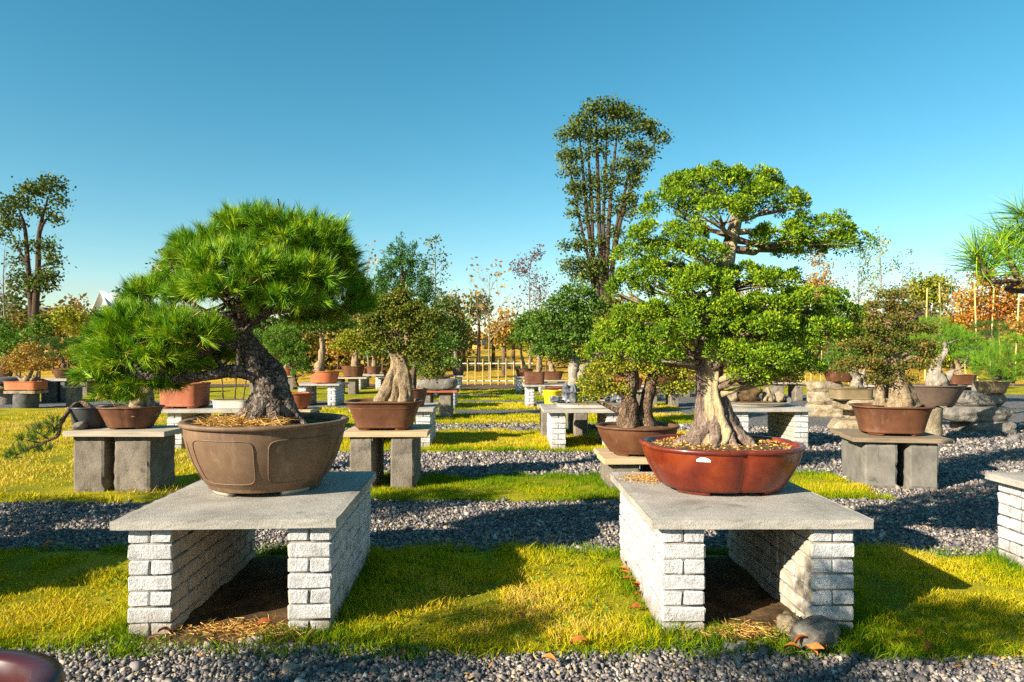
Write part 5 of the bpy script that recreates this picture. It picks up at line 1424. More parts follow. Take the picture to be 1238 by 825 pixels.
# ------------------------------------------------------------------ right of the aisle: big green bonsai with driftwood
pot('bonsai_pot', 'square dark brown pot behind the pointed rock', (P(676, 475, 12.7)[0], 12.65, z8), 0.27, 0.25, 0.30, M['pot_brown'], 'super', 6, base=0.85, lip=0.05, belly=1.0)
pot('bonsai_pot', 'wide brown pot of the driftwood bonsai behind the flat tray', (P(715, 475, 13.6)[0], 13.6, 0.62), 0.5, 0.4, 0.26, M['pot_brown'], 'super', 4, base=0.8, lip=0.06, belly=1.0)
st9, z9 = stand('block_stand', 'block stand under the driftwood bonsai behind the flat tray', P(715, 475, 13.6)[0], 13.6, 0, (1.1, 0.9, 0.05, (1.0,)), [(-0.35, 0, 0.25, 0.7, 0.568), (0.35, 0, 0.25, 0.7, 0.568)], M['plank_grey'], M['block'])
tree('driftwood_bonsai', 'large dark green bonsai with white forked driftwood trunk right of the aisle', 'bonsai', (P(700, 465, 13.6)[0], 13.6, 0.85),
     [([P(694, 470, 13.5), P(694, 450, 13.5), P(692, 430, 13.5), P(690, 400, 13.5), P(694, 365, 13.5)], [0.16, 0.12, 0.09, 0.06, 0.02]), ([P(704, 470, 13.5), P(704, 450, 13.5), P(714, 436, 13.5), P(730, 430, 13.5)], [0.15, 0.11, 0.06, 0.02]), ([P(700, 470, 13.55), P(708, 440, 13.55), P(722, 415, 13.55)], [0.10, 0.06, 0.02])],
     pads_px([(698, 356, 24, 12), (680, 370, 24, 12), (714, 372, 22, 12), (665, 388, 24, 12), (695, 388, 28, 13), (722, 394, 20, 12), (652, 404, 16, 9), (680, 408, 28, 12), (710, 412, 24, 11), (665, 424, 22, 9), (692, 428, 20, 8)], 13.5), 'leaf', 0.05, 0.75, M['leaf_green'], M['driftwood'], limb=0.3, sides=14, tnoise=0.35)
pot('bonsai_pot', 'brown box pot with a white tag on the far aisle table', (P(646, 464, 19.3)[0], 19.3, TF), 0.30, 0.24, 0.36, M['pot_brown'], 'super', 8, base=0.9, lip=0.04, belly=1.0)
tree('aisle_bonsai', 'dark green bonsai above the tagged brown box pot', 'bonsai', (P(648, 450, 19.3)[0], 19.3, TF + 0.32),
     [([P(650, 452, 19.3), P(652, 438, 19.3), P(648, 420, 19.3), P(650, 400, 19.3)], [0.11, 0.08, 0.06, 0.02])],
     pads_px([(648, 398, 18, 9), (636, 408, 16, 7), (660, 412, 18, 9), (632, 392, 12, 6), (645, 384, 14, 7)], 19.3), 'leaf', 0.06, 0.8, M['leaf_green'], M['bark_pale'])
pot('bonsai_pot', 'brown pot on the farthest table right of the aisle', (P(634, 450, 26.3)[0], 26.3, TF), 0.36, 0.3, 0.30, M['pot_brown'], 'round', 0, base=0.8, lip=0.05, belly=1.0)
tree('aisle_bonsai', 'small tan green bonsai on the farthest right aisle table', 'bonsai', (P(634, 440, 26.3)[0], 26.3, TF + 0.27),
     [([P(634, 444, 26.3), P(630, 425, 26.3), P(632, 405, 26.3)], [0.08, 0.05, 0.02])], pads_px([(632, 400, 14, 9), (622, 412, 10, 6), (640, 415, 11, 6)], 26.3), 'leaf', 0.08, 0.8, M['leaf_yellowgreen'], M['bark_pale'])
pot('bonsai_pot', 'dark red pot on the white table behind the two trunk bonsai', (P(726, 452, 22.4)[0] + 0.3, 22.4, TF), 0.5, 0.3, 0.25, M['pot_brown'], 'super', 5, base=0.8, lip=0.05, belly=1.0)
tree('aisle_bonsai', 'bronze bonsai far behind the two trunk bonsai', 'bonsai', (P(730, 440, 22.4)[0] + 0.3, 22.4, TF + 0.2),
     [([P(735, 448, 22.4), P(738, 430, 22.4), P(735, 410, 22.4)], [0.09, 0.06, 0.02])], pads_px([(735, 405, 22, 10), (720, 420, 18, 8), (750, 418, 20, 9)], 22.4), 'leaf', 0.07, 0.7, M['leaf_bronze'], M['bark_brown'])

# ------------------------------------------------------------------ far left of the aisle
pot('bonsai_pot', 'red brown oval pot on the far white table past the pine trunk', (P(392, 463, 20.0)[0], 20.0, TF), 0.46, 0.34, 0.36, M['pot_orange'], 'round', 0, base=0.78, lip=0.05, belly=1.2)
tree('flat_top_bonsai', 'pale trunked bonsai with flat dark crown past the pine trunk', 'bonsai', (P(390, 445, 20.0)[0], 20.0, TF + 0.32),
     [([P(386, 450, 20), P(388, 438, 20), P(390, 420, 20), P(388, 402, 20)], [0.20, 0.13, 0.10, 0.06])],
     pads_px([(388, 395, 30, 9), (370, 388, 22, 8), (408, 392, 20, 8), (390, 382, 26, 8), (352, 396, 16, 7)], 20.0), 'leaf', 0.06, 0.9, M['leaf_green'], M['bark_pale'], tnoise=0.35, sides=14)
pot('bonsai_pot', 'lobed brown pot on the pale board far left of the aisle', (P(427, 456, 25.1)[0], 25.1, z6), 0.46, 0.36, 0.40, M['pot_brown'], 'lobed', 0.08, base=0.75, lip=0.05, belly=1.1)
tree('broom_bonsai', 'yellow green bonsai with pale broad base in the lobed far pot', 'bonsai', (P(430, 442, 25.1)[0], 25.1, z6 + 0.36),
     [([P(430, 446, 25.1), P(429, 436, 25.1), P(431, 424, 25.1), P(430, 410, 25.1)], [0.22, 0.14, 0.08, 0.03])],
     pads_px([(430, 408, 20, 8), (416, 418, 16, 7), (444, 416, 16, 7), (428, 420, 18, 7)], 25.1), 'leaf', 0.08, 0.8, M['leaf_yellowgreen'], M['bark_pale'])
pot('bonsai_pot', 'small brown pot on the far table left of the twisted trunk', (P(452, 453, 28.9)[0], 28.9, TF), 0.33, 0.3, 0.34, M['pot_brown'], 'round', 0, base=0.75, lip=0.05, belly=1.1)
tree('broom_bonsai', 'small green bonsai on the far table left of the twisted trunk', 'bonsai', (P(452, 443, 28.9)[0], 28.9, TF + 0.3),
     [([P(452, 446, 28.9), P(452, 434, 28.9), P(451, 420, 28.9)], [0.13, 0.09, 0.04])],
     pads_px([(452, 416, 14, 9), (444, 424, 10, 6), (460, 425, 10, 6)], 28.9), 'leaf', 0.09, 0.8, M['leaf_fresh'], M['bark_pale'])
pot('bonsai_pot', 'bright red shallow pot far behind the lobed pot', (P(438, 444, 31.0)[0], 30.4, 0.55), 0.40, 0.3, 0.33, M['pot_orange'], 'super', 5, base=0.8, lip=0.05)
st10, z10 = stand('block_stand', 'plain block stand under the bright red far pot', P(438, 444, 31.0)[0], 30.4, 0, (1.0, 0.7, 0.05, (1.0,)), [(-0.3, 0, 0.2, 0.5, 0.5), (0.3, 0, 0.2, 0.5, 0.5)], M['plank_grey'], M['block'])
pot('bonsai_pot', 'dark pot on the farthest table left of the aisle', (P(554, 452, 27.4)[0], 27.4, TF), 0.28, 0.26, 0.36, M['pot_dark'], 'round', 0, base=0.7, lip=0.05)
tree('aisle_bonsai', 'dark leafy tree above the dark pot at the aisle end', 'bonsai', (P(552, 440, 27.4)[0], 27.4, TF + 0.32),
     [([P(553, 444, 27.4), P(550, 425, 27.4), P(545, 400, 27.4), P(540, 375, 27.4)], [0.11, 0.08, 0.06, 0.02])],
     pads_px([(540, 372, 16, 12), (532, 390, 18, 12), (550, 395, 15, 12), (540, 412, 18, 10), (556, 415, 10, 9), (526, 410, 12, 8)], 27.4), 'leaf', 0.09, 0.8, M['leaf_tall'], M['bark_grey'])
pot('bonsai_pot', 'brown bowl on the white table beyond the trough', (P(528, 462, 19.0)[0], 19.0, TF), 0.4, 0.3, 0.25, M['pot_brown'], 'round', 0, base=0.7, lip=0.05)

# far left group
root = empty('stone_stand', (P(32, 494, 18.8)[0], 18.8, 0), 'dark round stone base with a buff slab under the orange box pot', 'stand')
g = Geo(); tube(g, [(0, 0, -0.02), (0, 0, 0.2), (0, 0, 0.41)], [0.28, 0.32, 0.30], 24, 8, 0.05, 5); part('base', g, M['dark_stone'], root, True, world=False)
place('slab', slab_mesh(0.88, 0.6, 0.09, 'slab', M['stone'], 0.015, 8), root, (0, 0, 0.455))
pot('bonsai_pot', 'orange terracotta rectangular pot at the far left', (P(32, 475, 18.8)[0], 18.8, 0.502), 0.48, 0.30, 0.245, M['pot_orange'], 'super', 9, base=0.92, lip=0.05, belly=1.0)
tree('golden_bonsai', 'golden brown autumn bonsai with a leaning pale trunk at the far left', 'bonsai', (P(32, 463, 18.8)[0], 18.8, 0.72),
     [([P(26, 466, 18.8), P(33, 458, 18.8), P(38, 445, 18.8), P(34, 425, 18.8)], [0.16, 0.11, 0.06, 0.02]), ([P(38, 466, 18.8), P(42, 456, 18.8), P(50, 445, 18.8)], [0.10, 0.07, 0.02])],
     pads_px([(36, 425, 16, 8), (22, 436, 16, 7), (50, 438, 14, 7), (38, 445, 18, 6), (14, 446, 10, 5)], 18.8), 'leaf', 0.05, 0.55, M['leaf_gold'], M['bark_pale'])
root = empty('millstone_stand', (P(10, 480, 20.5)[0], 20.5, 0), 'round dark millstone table at the left edge', 'stand')
for nm, r_, z_a, z_b, m_ in (('base', 0.35, 0.0, 0.45, 'grey_stone'), ('lower_disc', 0.72, 0.45, 0.58, 'stone'), ('upper_disc', 0.78, 0.61, 0.80, 'dark_stone')):
    g = Geo(); ring_surface(g, [(0.97, z_a), (1, z_a + 0.02), (1, z_b - 0.02), (0.97, z_b), (0.5, z_b + 0.002), (0.02, z_b + 0.003)], r_, r_, 'round', 0, 48); part(nm, g, M[m_], root, True, world=False)
st11, z11 = stand('block_stand', 'pale slab on a dark stone drum and white blocks at the far left', P(70, 478, 21.5)[0], 21.5, 0, (0.95, 0.6, 0.08, (1.0,)), [(-0.12, 0, 0.5, 0.5, 0.66), (0.32, 0, 0.16, 0.5, 0.66)], M['slab'], M['dark_stone'])
pot('bonsai_pot', 'round brown pot under layered pine pads at the far left', (P(78, 450, 21.5)[0], 21.5, z11), 0.36, 0.3, 0.28, M['pot_brown'], 'round', 0, base=0.7, lip=0.05)
tree('layered_pine', 'dark green layered pine with flat pads at the far left', 'bonsai', (P(76, 442, 21.5)[0], 21.5, z11 + 0.24),
     [([P(78, 445, 21.5), P(76, 436, 21.5), P(70, 428, 21.5), P(72, 416, 21.5)], [0.09, 0.07, 0.05, 0.02])],
     pads_px([(70, 415, 18, 6), (60, 423, 16, 6), (82, 422, 16, 6), (68, 432, 18, 5), (92, 415, 12, 6)], 21.5), 'needle', 0.10, 0.9, M['needle_dark'], M['bark_brown'], low=-0.15)
st12, z12 = stand('block_stand', 'single concrete block under the small terracotta pot', P(90, 483, 19.5)[0], 19.5, 0, (0.42, 0.42, 0.04, (1.0,)), [(0, 0, 0.3, 0.35, 0.55)], M['plank_grey'], M['block'])
pot('bonsai_pot', 'small terracotta pot on a single concrete block', (P(90, 467, 19.5)[0], 19.5, z12), 0.2, 0.2, 0.3, M['pot_terra'], 'round', 0, base=0.65, lip=0.05)
tree('small_maple', 'small golden leaved tree in the little terracotta pot', 'bonsai', (P(90, 455, 19.5)[0], 19.5, z12 + 0.26),
     [([P(90, 456, 19.5), P(92, 440, 19.5), P(90, 425, 19.5)], [0.05, 0.035, 0.015])], pads_px([(90, 428, 14, 8), (98, 440, 12, 7)], 19.5), 'leaf', 0.05, 0.6, M['leaf_yellowgreen'], M['bark_pale'])

EXTRA = [  # px, foot distance, pot half width, pot material, crown (px), leaf, label bits
    (118, 24.5, 0.40, 'pot_brown', 0.9, 'leaf_yellowgreen', 'bark_pale', 'yellow green', 'behind the pine needles at the left'),
    (140, 28.0, 0.42, 'pot_terra', 1.2, 'leaf_green', 'bark_brown', 'dark green', 'deep behind the left pine pad'),
    (4, 27.0, 0.42, 'pot_brown', 1.3, 'leaf_fresh', 'bark_brown', 'fresh green', 'at the far left edge'),
    (320, 24.0, 0.40, 'pot_brown', 1.1, 'leaf_green', 'bark_pale', 'dark green', 'behind the clipped shrub'),
    (345, 28.5, 0.40, 'pot_orange', 0.9, 'leaf_bronze', 'bark_pale', 'bronze', 'far behind the clipped shrub'),
    (476, 26.0, 0.42, 'pot_brown', 1.1, 'leaf_green', 'bark_brown', 'green', 'behind the conifer foot'),
    (516, 23.5, 0.36, 'pot_dark', 1.0, 'leaf_green', 'bark_grey', 'dark green', 'beyond the stone trough'),
    (668, 24.0, 0.40, 'pot_brown', 1.0, 'leaf_yellowgreen', 'bark_pale', 'yellow green', 'behind the driftwood bonsai'),
    (758, 17.5, 0.45, 'pot_terra', 1.1, 'leaf_bronze', 'bark_brown', 'bronze', 'behind the twin trunks'),
    (800, 19.5, 0.45, 'pot_brown', 1.2, 'leaf_green', 'bark_brown', 'dark green', 'seen between twin trunks and pale trunk'),
    (838, 24.0, 0.45, 'pot_brown', 1.1, 'leaf_ruddy', 'bark_brown', 'ruddy', 'left of the pale stripped trunk'),
    (950, 22.0, 0.40, 'pot_brown', 1.0, 'leaf_green', 'bark_brown', 'green', 'far behind the oval rock tray'),
    (1068, 20.0, 0.42, 'pot_olive', 1.2, 'leaf_green', 'bark_pale', 'dark green', 'behind the ruddy bonsai'),
    (1160, 20.0, 0.42, 'pot_brown', 1.1, 'leaf_fresh', 'bark_pale', 'fresh green', 'behind the boulder stack')]
for k, (px, d_, aw, pm, ch, lm, bk, tone, where) in enumerate(EXTRA):
    x = P(px, 430, d_)[0]
    stand('block_stand', 'block stand of the %s bonsai %s' % (tone, where), x, d_, 0, (1.05, 0.75, 0.05, (1.0,)), [(-0.3, 0, 0.25, 0.6, 0.55), (0.3, 0, 0.25, 0.6, 0.55)], M['plank_grey'], M['block'])
    pot('bonsai_pot', 'pot of the %s bonsai %s' % (tone, where), (x, d_, 0.593), aw, aw * 0.75, 0.3, M[pm], 'super' if k % 2 else 'round', 4, base=0.75, lip=0.05, belly=1.0)
    z0 = 0.86
    lean = 0.15 * (-1) ** k
    tree('far_bonsai', '%s bonsai %s' % (tone, where), 'bonsai', (x, d_, z0),
         [([(x, d_, z0 - 0.05), (x + lean * 0.5, d_, z0 + ch * 0.3), (x + lean, d_, z0 + ch * 0.65), (x + lean * 0.6, d_, z0 + ch)], [0.13, 0.08, 0.05, 0.02])],
         [((x + lean * 0.6, d_, z0 + ch * 1.0), (0.40, 0.36, 0.16)), ((x - 0.42, d_, z0 + ch * 0.72), (0.36, 0.32, 0.14)), ((x + 0.45, d_, z0 + ch * 0.78), (0.38, 0.32, 0.15)), ((x + 0.1, d_ - 0.2, z0 + ch * 0.62), (0.36, 0.3, 0.13)), ((x - 0.2, d_, z0 + ch * 1.2), (0.28, 0.25, 0.13)), ((x + 0.6, d_, z0 + ch * 0.5), (0.24, 0.22, 0.10))],
         'leaf', 0.07, 0.7, M[lm], M[bk], low=-0.4, tnoise=0.3)

# ------------------------------------------------------------------ near pots that only reach into the frame
pot('bonsai_pot', 'glossy plum glazed pot rim in the near left corner', (-1.155, 0.86, TOP), 0.465, 0.31, 0.365, M['pot_plum'], 'super', 5, base=0.62, lip=0.06, lipz=0.10, belly=0.8)
tree('near_bonsai', 'leafy bonsai standing in the plum pot outside the frame', 'bonsai', (-1.45, 1.1, TOP + 0.24),
     [([(-1.5, 1.05, TOP + 0.2), (-1.52, 1.0, 1.2), (-1.5, 0.95, 1.6), (-1.5, 0.95, 2.0)], [0.10, 0.08, 0.06, 0.03])],
     [((-1.6, 0.9, 2.15), (0.40, 0.40, 0.16)), ((-1.95, 0.8, 1.8), (0.35, 0.35, 0.14)), ((-1.6, 0.6, 1.75), (0.3, 0.3, 0.14)), ((-1.55, 0.7, 2.4), (0.30, 0.3, 0.14))], 'leaf', 0.035, 0.5, M['leaf_green'], M['bark_brown'])
pot('bonsai_pot', 'brown pot two tables left of the pine', (-7.2, 4.3, TOP), 0.45, 0.42, 0.33, M['pot_brown'], 'round', 0, base=0.7, lip=0.05)
tree('near_bonsai', 'spreading bonsai two tables left of the pine', 'bonsai', (-7.2, 4.3, TOP + 0.3),
     [([(-7.2, 4.3, TOP + 0.26), (-7.15, 4.3, 1.2), (-7.0, 4.3, 1.6), (-7.05, 4.3, 2.1)], [0.12, 0.09, 0.07, 0.03])],
     [((-7.0, 4.3, 2.2), (0.5, 0.45, 0.16)), ((-6.6, 4.2, 1.75), (0.45, 0.4, 0.12)), ((-7.6, 4.4, 1.75), (0.45, 0.4, 0.14)), ((-6.9, 3.9, 1.45), (0.4, 0.35, 0.10)), ((-6.55, 4.6, 1.4), (0.35, 0.35, 0.08))], 'leaf', 0.04, 0.6, M['leaf_green'], M['bark_brown'])
pot('bonsai_pot', 'brown pot on the nearest row farther left', (-4.0, 0.9, TOP), 0.45, 0.42, 0.33, M['pot_brown'], 'round', 0, base=0.7, lip=0.05)
tree('near_bonsai', 'leafy bonsai farther left in the nearest row', 'bonsai', (-4.0, 0.9, TOP + 0.3),
     [([(-4.0, 0.9, TOP + 0.26), (-3.95, 0.95, 1.2), (-3.8, 1.05, 1.6), (-3.7, 1.1, 1.9)], [0.10, 0.08, 0.06, 0.03])],
     [((-3.55, 1.2, 1.95), (0.38, 0.3, 0.13)), ((-4.1, 1.0, 1.75), (0.3, 0.3, 0.12)), ((-3.35, 1.1, 1.65), (0.28, 0.22, 0.09))], 'leaf', 0.035, 0.5, M['leaf_green'], M['bark_brown'])
pot('bonsai_pot', 'brown round pot on the table outside the left edge', (-4.38, 4.3, TOP), 0.45, 0.42, 0.33, M['pot_brown'], 'round', 0, base=0.7, lip=0.05)
tree('near_bonsai', 'round leafy bonsai on the table outside the left edge', 'bonsai', (-4.38, 4.3, TOP + 0.3),
     [([(-4.38, 4.3, TOP + 0.26), (-4.36, 4.3, 1.3), (-4.45, 4.3, 1.7), (-4.4, 4.3, 2.0)], [0.12, 0.09, 0.07, 0.03])],
     [((-4.4, 4.3, 2.1), (0.5, 0.45, 0.2)), ((-4.85, 4.2, 1.75), (0.4, 0.4, 0.16)), ((-4.1, 4.4, 1.7), (0.36, 0.4, 0.16))], 'leaf', 0.035, 0.5, M['leaf_green'], M['bark_brown'])
pot('bonsai_pot', 'dark pot on the right edge table', (4.15, 4.5, TOP), 0.42, 0.4, 0.3, M['pot_dark'], 'round', 0, base=0.7, lip=0.05)
# near pine whose branch hangs in at the upper right
pot('bonsai_pot', 'round dark pot below the near pine outside the right edge', (2.15, 0.85, TOP), 0.45, 0.42, 0.33, M['pot_dark'], 'round', 0, base=0.7, lip=0.05)
root = empty('near_pine', (2.1, 0.9, TOP + 0.3), 'long needled pine branch reaching in at the upper right', 'bonsai')
g = Geo(); tube(g, [(2.1, 0.9, TOP + 0.25), (2.12, 0.95, 1.2), (2.05, 1.1, 1.55), (2.0, 1.3, 1.72), (2.0, 1.4, 2.0)], [0.11, 0.09, 0.07, 0.05, 0.02], 16, 40, 0.3, 10); part('trunk', g, M['bark_pine'], root, True)
SH = []
for pts, rr in ((([2.03, 1.2, 1.66], P(1260, 352, 1.85), P(1232, 340, 1.83), P(1196, 340, 1.82), P(1186, 316, 1.82)), 0.0085),
                ((P(1300, 345, 1.9), P(1262, 312, 1.95), P(1240, 300, 1.95), P(1218, 288, 1.95)), 0.009),
                ((P(1290, 330, 1.85), P(1262, 280, 1.85), P(1240, 262, 1.85)), 0.009)):
    gb = Geo(); q, r = tube(gb, [np.array(p_, float) for p_ in pts], np.linspace(rr, rr * 0.45, len(pts)), 8, 30, 0.2, 40)
    part('branch', gb, M['bark_brown'], root, True)
    SH.append((q[-1], unit(q[-1] - q[-4])))
SH += [(P(1182, 312, 1.82), unit(np.array((-0.5, 0, 0.8)))), (P(1205, 300, 1.9), unit(np.array((0.1, 0.2, 1.0)))), (P(1222, 318, 1.85), unit(np.array((-0.2, 0.1, 0.6)))), (P(1236, 285, 1.88), unit(np.array((-0.1, 0.2, 1.0)))), (P(1245, 320, 1.9), unit(np.array((0.2, 0.2, 1.0)))), (P(1255, 300, 1.9), unit(np.array((0.4, 0.2, 1.0))))]
g = Geo()
for c, ax in SH:
    k = 130
    d = unit(ax * 0.62 + rng.normal(size=(k, 3)) * 0.55)
    base = c + ax * rng.uniform(-0.05, 0.02, (k, 1)) + rng.normal(size=(k, 3)) * 0.003
    bend = np.stack((rng.normal(size=k) * 0.06, rng.normal(size=k) * 0.06, -0.08 * np.ones(k)), -1)
    blades3(g, base, d, bend, rng.uniform(0.075, 0.125, k), 0.0022, np.clip(rng.random(k) * 0.8, 0, 1))
part('crown', g, M['needle_front'], root)
for c, ax in SH[:6]:
    g = Geo(); tube(g, [c - ax * 0.045, c - ax * 0.01, c + ax * 0.02], [0.007, 0.008, 0.003], 7, 8, 0.3, 60)
    part('bud', g, M['bark_brown'], root, True)

# ------------------------------------------------------------------ fence across the end of the aisle
root = empty('fence', (-0.9, 33.0, float(terrain(0, 33.0))), 'low pale rail fence with thin upright poles at the aisle end', 'fence')
zf = float(terrain(0, 33.0))
for px in np.arange(556, 645, 9.3):
    x = P(px, 430, 33.0)[0]
    g = Geo(); tube(g, [(x, 33.0, zf - 0.1), (x, 33.0, zf + 1.05 + 0.25 * rng.random())], [0.028, 0.022], 6, 4); part('post', g, M['bamboo'], root, True)
for zz in (0.18, 1.02):
    g = Geo(); tube(g, [(-3.0, 33.06, zf + zz), (1.0, 33.06, zf + zz)], [0.035, 0.035], 6, 4); part('rail', g, M['rail'], root, True)
root = empty('fence', (6, 33.4, zf), 'thin bamboo pole fence behind the pale limestone steps', 'fence')
for px in (962, 968, 974, 980, 992, 1003, 1014, 1026):
    x = P(px, 430, 33.4)[0]
    g = Geo(); tube(g, [(x, 33.4, zf - 0.1), (x + 0.1 * rng.normal(), 33.4, zf + 1.3 + 1.2 * rng.random())], [0.03, 0.025], 6, 4); part('post', g, M['bamboo'], root, True)
g = Geo(); tube(g, [(13.5, 33.46, zf + 0.95), (17.0, 33.46, zf + 0.95)], [0.03, 0.03], 6, 4); part('rail', g, M['rail'], root, True)

# bamboo stakes by the autumn trees on the right
for k, px in enumerate((1118, 1138, 1168, 1182, 1196, 1212, 1226)):
    g = Geo(); d_ = 36.0 + (k % 3); z0 = float(terrain(0, d_))
    b0 = P(px, 400, d_)
    tube(g, [(b0[0], d_, z0 - 0.1), (b0[0] + 0.25 * rng.normal(), d_ + 0.3, P(px, 348 - 6 * (k % 2), d_)[2])], [0.05, 0.04], 6, 6)
    o = place('bamboo_stake', mesh_np('bamboo_stake', g, M['bamboo'], True))
    tag(o, ('leftmost bamboo stake, before the umbrella pine', 'second bamboo stake from the umbrella pine', 'bamboo stake at the left side of the orange maple', 'bamboo stake left of the maple trunk', 'bamboo stake before the maple trunk', 'bamboo stake right of the maple trunk', 'rightmost bamboo stake by the maple')[k], 'stake', 'bamboo stakes by the autumn trees')

# ------------------------------------------------------------------ background trees
def gz(d): return float(terrain(0, d))
def bgbase(px, d): return (P(px, 400, d)[0], d, gz(d))
def bt(px, py, d): return P(px, py, d)

def bgtree(name, label, px, d, trunks, pads, kind, size, dens, lm, bm_, **kw):
    b0 = np.array(bgbase(px, d))
    tr = []
    for pts, rad in trunks:
        pp = [P(x, y, d) for x, y in pts]
        if pts[0][1] > 380: pp[0] = np.array((pp[0][0], d, gz(d) - 0.1))
        tr.append((pp, rad))
    psc = kw.pop('psc', 1.0)
    pads = [(a_ + rng.normal() * 2 * (psc < 1), b_ + rng.normal() * 2 * (psc < 1), c_ * psc, d_ * psc) for a_, b_, c_, d_ in pads]
    return tree(name, label, kw.pop('cat', 'tree'), tuple(b0), tr, pads_px(pads, d, 0.8), kind, size, dens, lm, bm_, **kw)

bgtree('tall_tree', 'tall dark tree with two slim trunks at the far left', 40, 45,
    [([(44, 420), (43, 380), (46, 330), (48, 280), (58, 240)], [0.26, 0.22, 0.18, 0.13, 0.05]), ([(40, 420), (38, 370), (34, 320), (30, 275), (22, 250)], [0.22, 0.19, 0.15, 0.11, 0.04]), ([(44, 300), (52, 272), (66, 255)], [0.12, 0.09, 0.03]), ([(34, 320), (22, 300), (8, 268)], [0.10, 0.07, 0.03])],
    [(60, 226, 18, 10), (36, 232, 16, 9), (22, 248, 16, 10), (6, 258, 12, 9), (72, 248, 9, 7), (50, 250, 10, 6), (16, 272, 14, 9), (68, 268, 10, 6), (24, 295, 12, 6), (58, 298, 13, 8), (62, 315, 12, 7), (20, 315, 8, 5), (58, 335, 16, 8), (28, 335, 12, 6), (48, 346, 18, 7), (22, 348, 10, 5), (0, 285, 8, 8)],
    'leaf', 0.20, 1.0, M['leaf_tall'], M['bark_dark'], psc=0.88, limb=0.35, low=-0.6, sides=8, tnoise=0.05)
bgtree('tall_tree', 'tallest tree group with many slim bare trunks behind the evergreen', 728, 60,
    [([(726, 425), (722, 340), (712, 280), (706, 220), (700, 160)], [0.26, 0.22, 0.19, 0.14, 0.05]), ([(728, 425), (727, 340), (724, 260), (722, 190), (720, 140)], [0.26, 0.22, 0.19, 0.15, 0.05]), ([(730, 425), (733, 340), (736, 270), (742, 200), (748, 140)], [0.26, 0.22, 0.19, 0.14, 0.05]),
     ([(733, 425), (740, 330), (752, 260), (772, 205), (795, 168)], [0.25, 0.21, 0.17, 0.12, 0.04]), ([(722, 425), (716, 330), (716, 260), (712, 200), (712, 150)], [0.22, 0.18, 0.15, 0.11, 0.04]), ([(729, 400), (730, 320), (730, 250), (733, 180), (732, 135)], [0.2, 0.17, 0.14, 0.1, 0.04]), ([(738, 340), (744, 280), (756, 230), (764, 180)], [0.16, 0.13, 0.1, 0.04]), ([(718, 340), (706, 290), (694, 230), (686, 190)], [0.16, 0.13, 0.1, 0.03])],
    [(728, 134, 26, 9), (706, 146, 18, 9), (752, 140, 22, 9), (690, 168, 16, 9), (776, 156, 22, 8), (798, 166, 12, 7), (684, 188, 14, 8), (716, 165, 16, 8), (742, 162, 18, 8), (768, 178, 16, 8), (690, 208, 14, 7), (705, 188, 12, 8), (756, 196, 16, 8), (776, 200, 12, 7), (700, 228, 12, 6), (742, 215, 14, 7), (764, 222, 12, 7), (696, 245, 8, 5), (752, 240, 12, 6), (756, 262, 8, 5), (728, 240, 8, 5), (700, 300, 16, 8), (692, 318, 16, 8), (714, 318, 14, 8), (724, 290, 8, 6), (742, 310, 10, 8), (704, 334, 16, 7), (690, 228, 8, 5), (716, 210, 7, 8), (732, 205, 6, 9), (748, 255, 7, 10), (738, 285, 5, 10), (714, 250, 5, 12), (728, 265, 5, 12), (758, 250, 6, 8), (770, 215, 9, 6), (684, 300, 8, 5), (698, 280, 5, 6), (708, 232, 8, 9), (720, 228, 7, 10), (736, 232, 8, 9), (746, 278, 7, 8), (708, 268, 6, 9), (694, 262, 8, 6), (762, 240, 9, 6), (734, 320, 10, 9), (720, 330, 12, 9), (778, 188, 11, 6), (728, 180, 10, 8)],
    'leaf', 0.24, 1.05, M['leaf_tall'], M['bark_dark'], psc=0.88, limb=0.35, low=-0.6, sides=8, tnoise=0.05)
# dark conifer with pointed tops
bgtree('conifer', 'dark green pointed conifer behind the twisted bonsai', 486, 24, [([(488, 440), (487, 380), (486, 300)], [0.16, 0.12, 0.02])],
    [(486, 298, 4, 11), (476, 314, 7, 14), (496, 310, 7, 14), (466, 330, 8, 14), (486, 330, 16, 15), (506, 328, 8, 14), (456, 348, 9, 13), (472, 352, 16, 15), (500, 352, 18, 15), (516, 352, 8, 14), (462, 374, 16, 14), (492, 378, 22, 15), (516, 376, 10, 14), (478, 396, 24, 13), (508, 400, 16, 13), (486, 418, 24, 10)],
    'sprig', 0.125, 1.15, M['conifer'], M['bark_brown'], limb=0.2, low=-0.7, sides=8, tnoise=0.05, twigs=False)
bare_tree('young_tree', 'sparse young tree with few leaves right of the conifer', bgbase(527, 42), (428 - 296) * 42 / 825 + 1.4, 1.6, M['bark_grey'], M['leaf_tall'], 420, 0.20, low=0.3)
bare_tree('young_tree', 'open leafless tree with orange leaf tips above the aisle', bgbase(592, 36), (428 - 330) * 36 / 825 + 1.4, 2.4, M['bark_pale'], M['leaf_gold'], 130, 0.24, low=0.3)
bare_tree('young_tree', 'purple brown sparse tree right above the aisle', bgbase(641, 40), (428 - 314) * 40 / 825 + 1.4, 2.0, M['bark_grey'], M['leaf_plum'], 900, 0.17, low=0.3)
bare_tree('young_tree', 'bare tree with brown tufts at the pine crown edge', bgbase(447, 38), (428 - 308) * 38 / 825 + 1.4, 1.4, M['bark_grey'], M['leaf_gold'], 90, 0.22, low=0.5)
bare_tree('young_tree', 'thin grey leafless tree at the left edge', bgbase(6, 40), (428 - 300) * 40 / 825 + 1.4, 1.3, M['bark_grey'], low=0.3)
bare_tree('young_tree', 'slim grey tree with sparse pale leaves behind the ruddy bonsai', bgbase(1063, 40), (428 - 290) * 40 / 825 + 1.4, 1.6, M['bark_grey'], M['leaf_yellowgreen'], 500, 0.15, low=0.3)
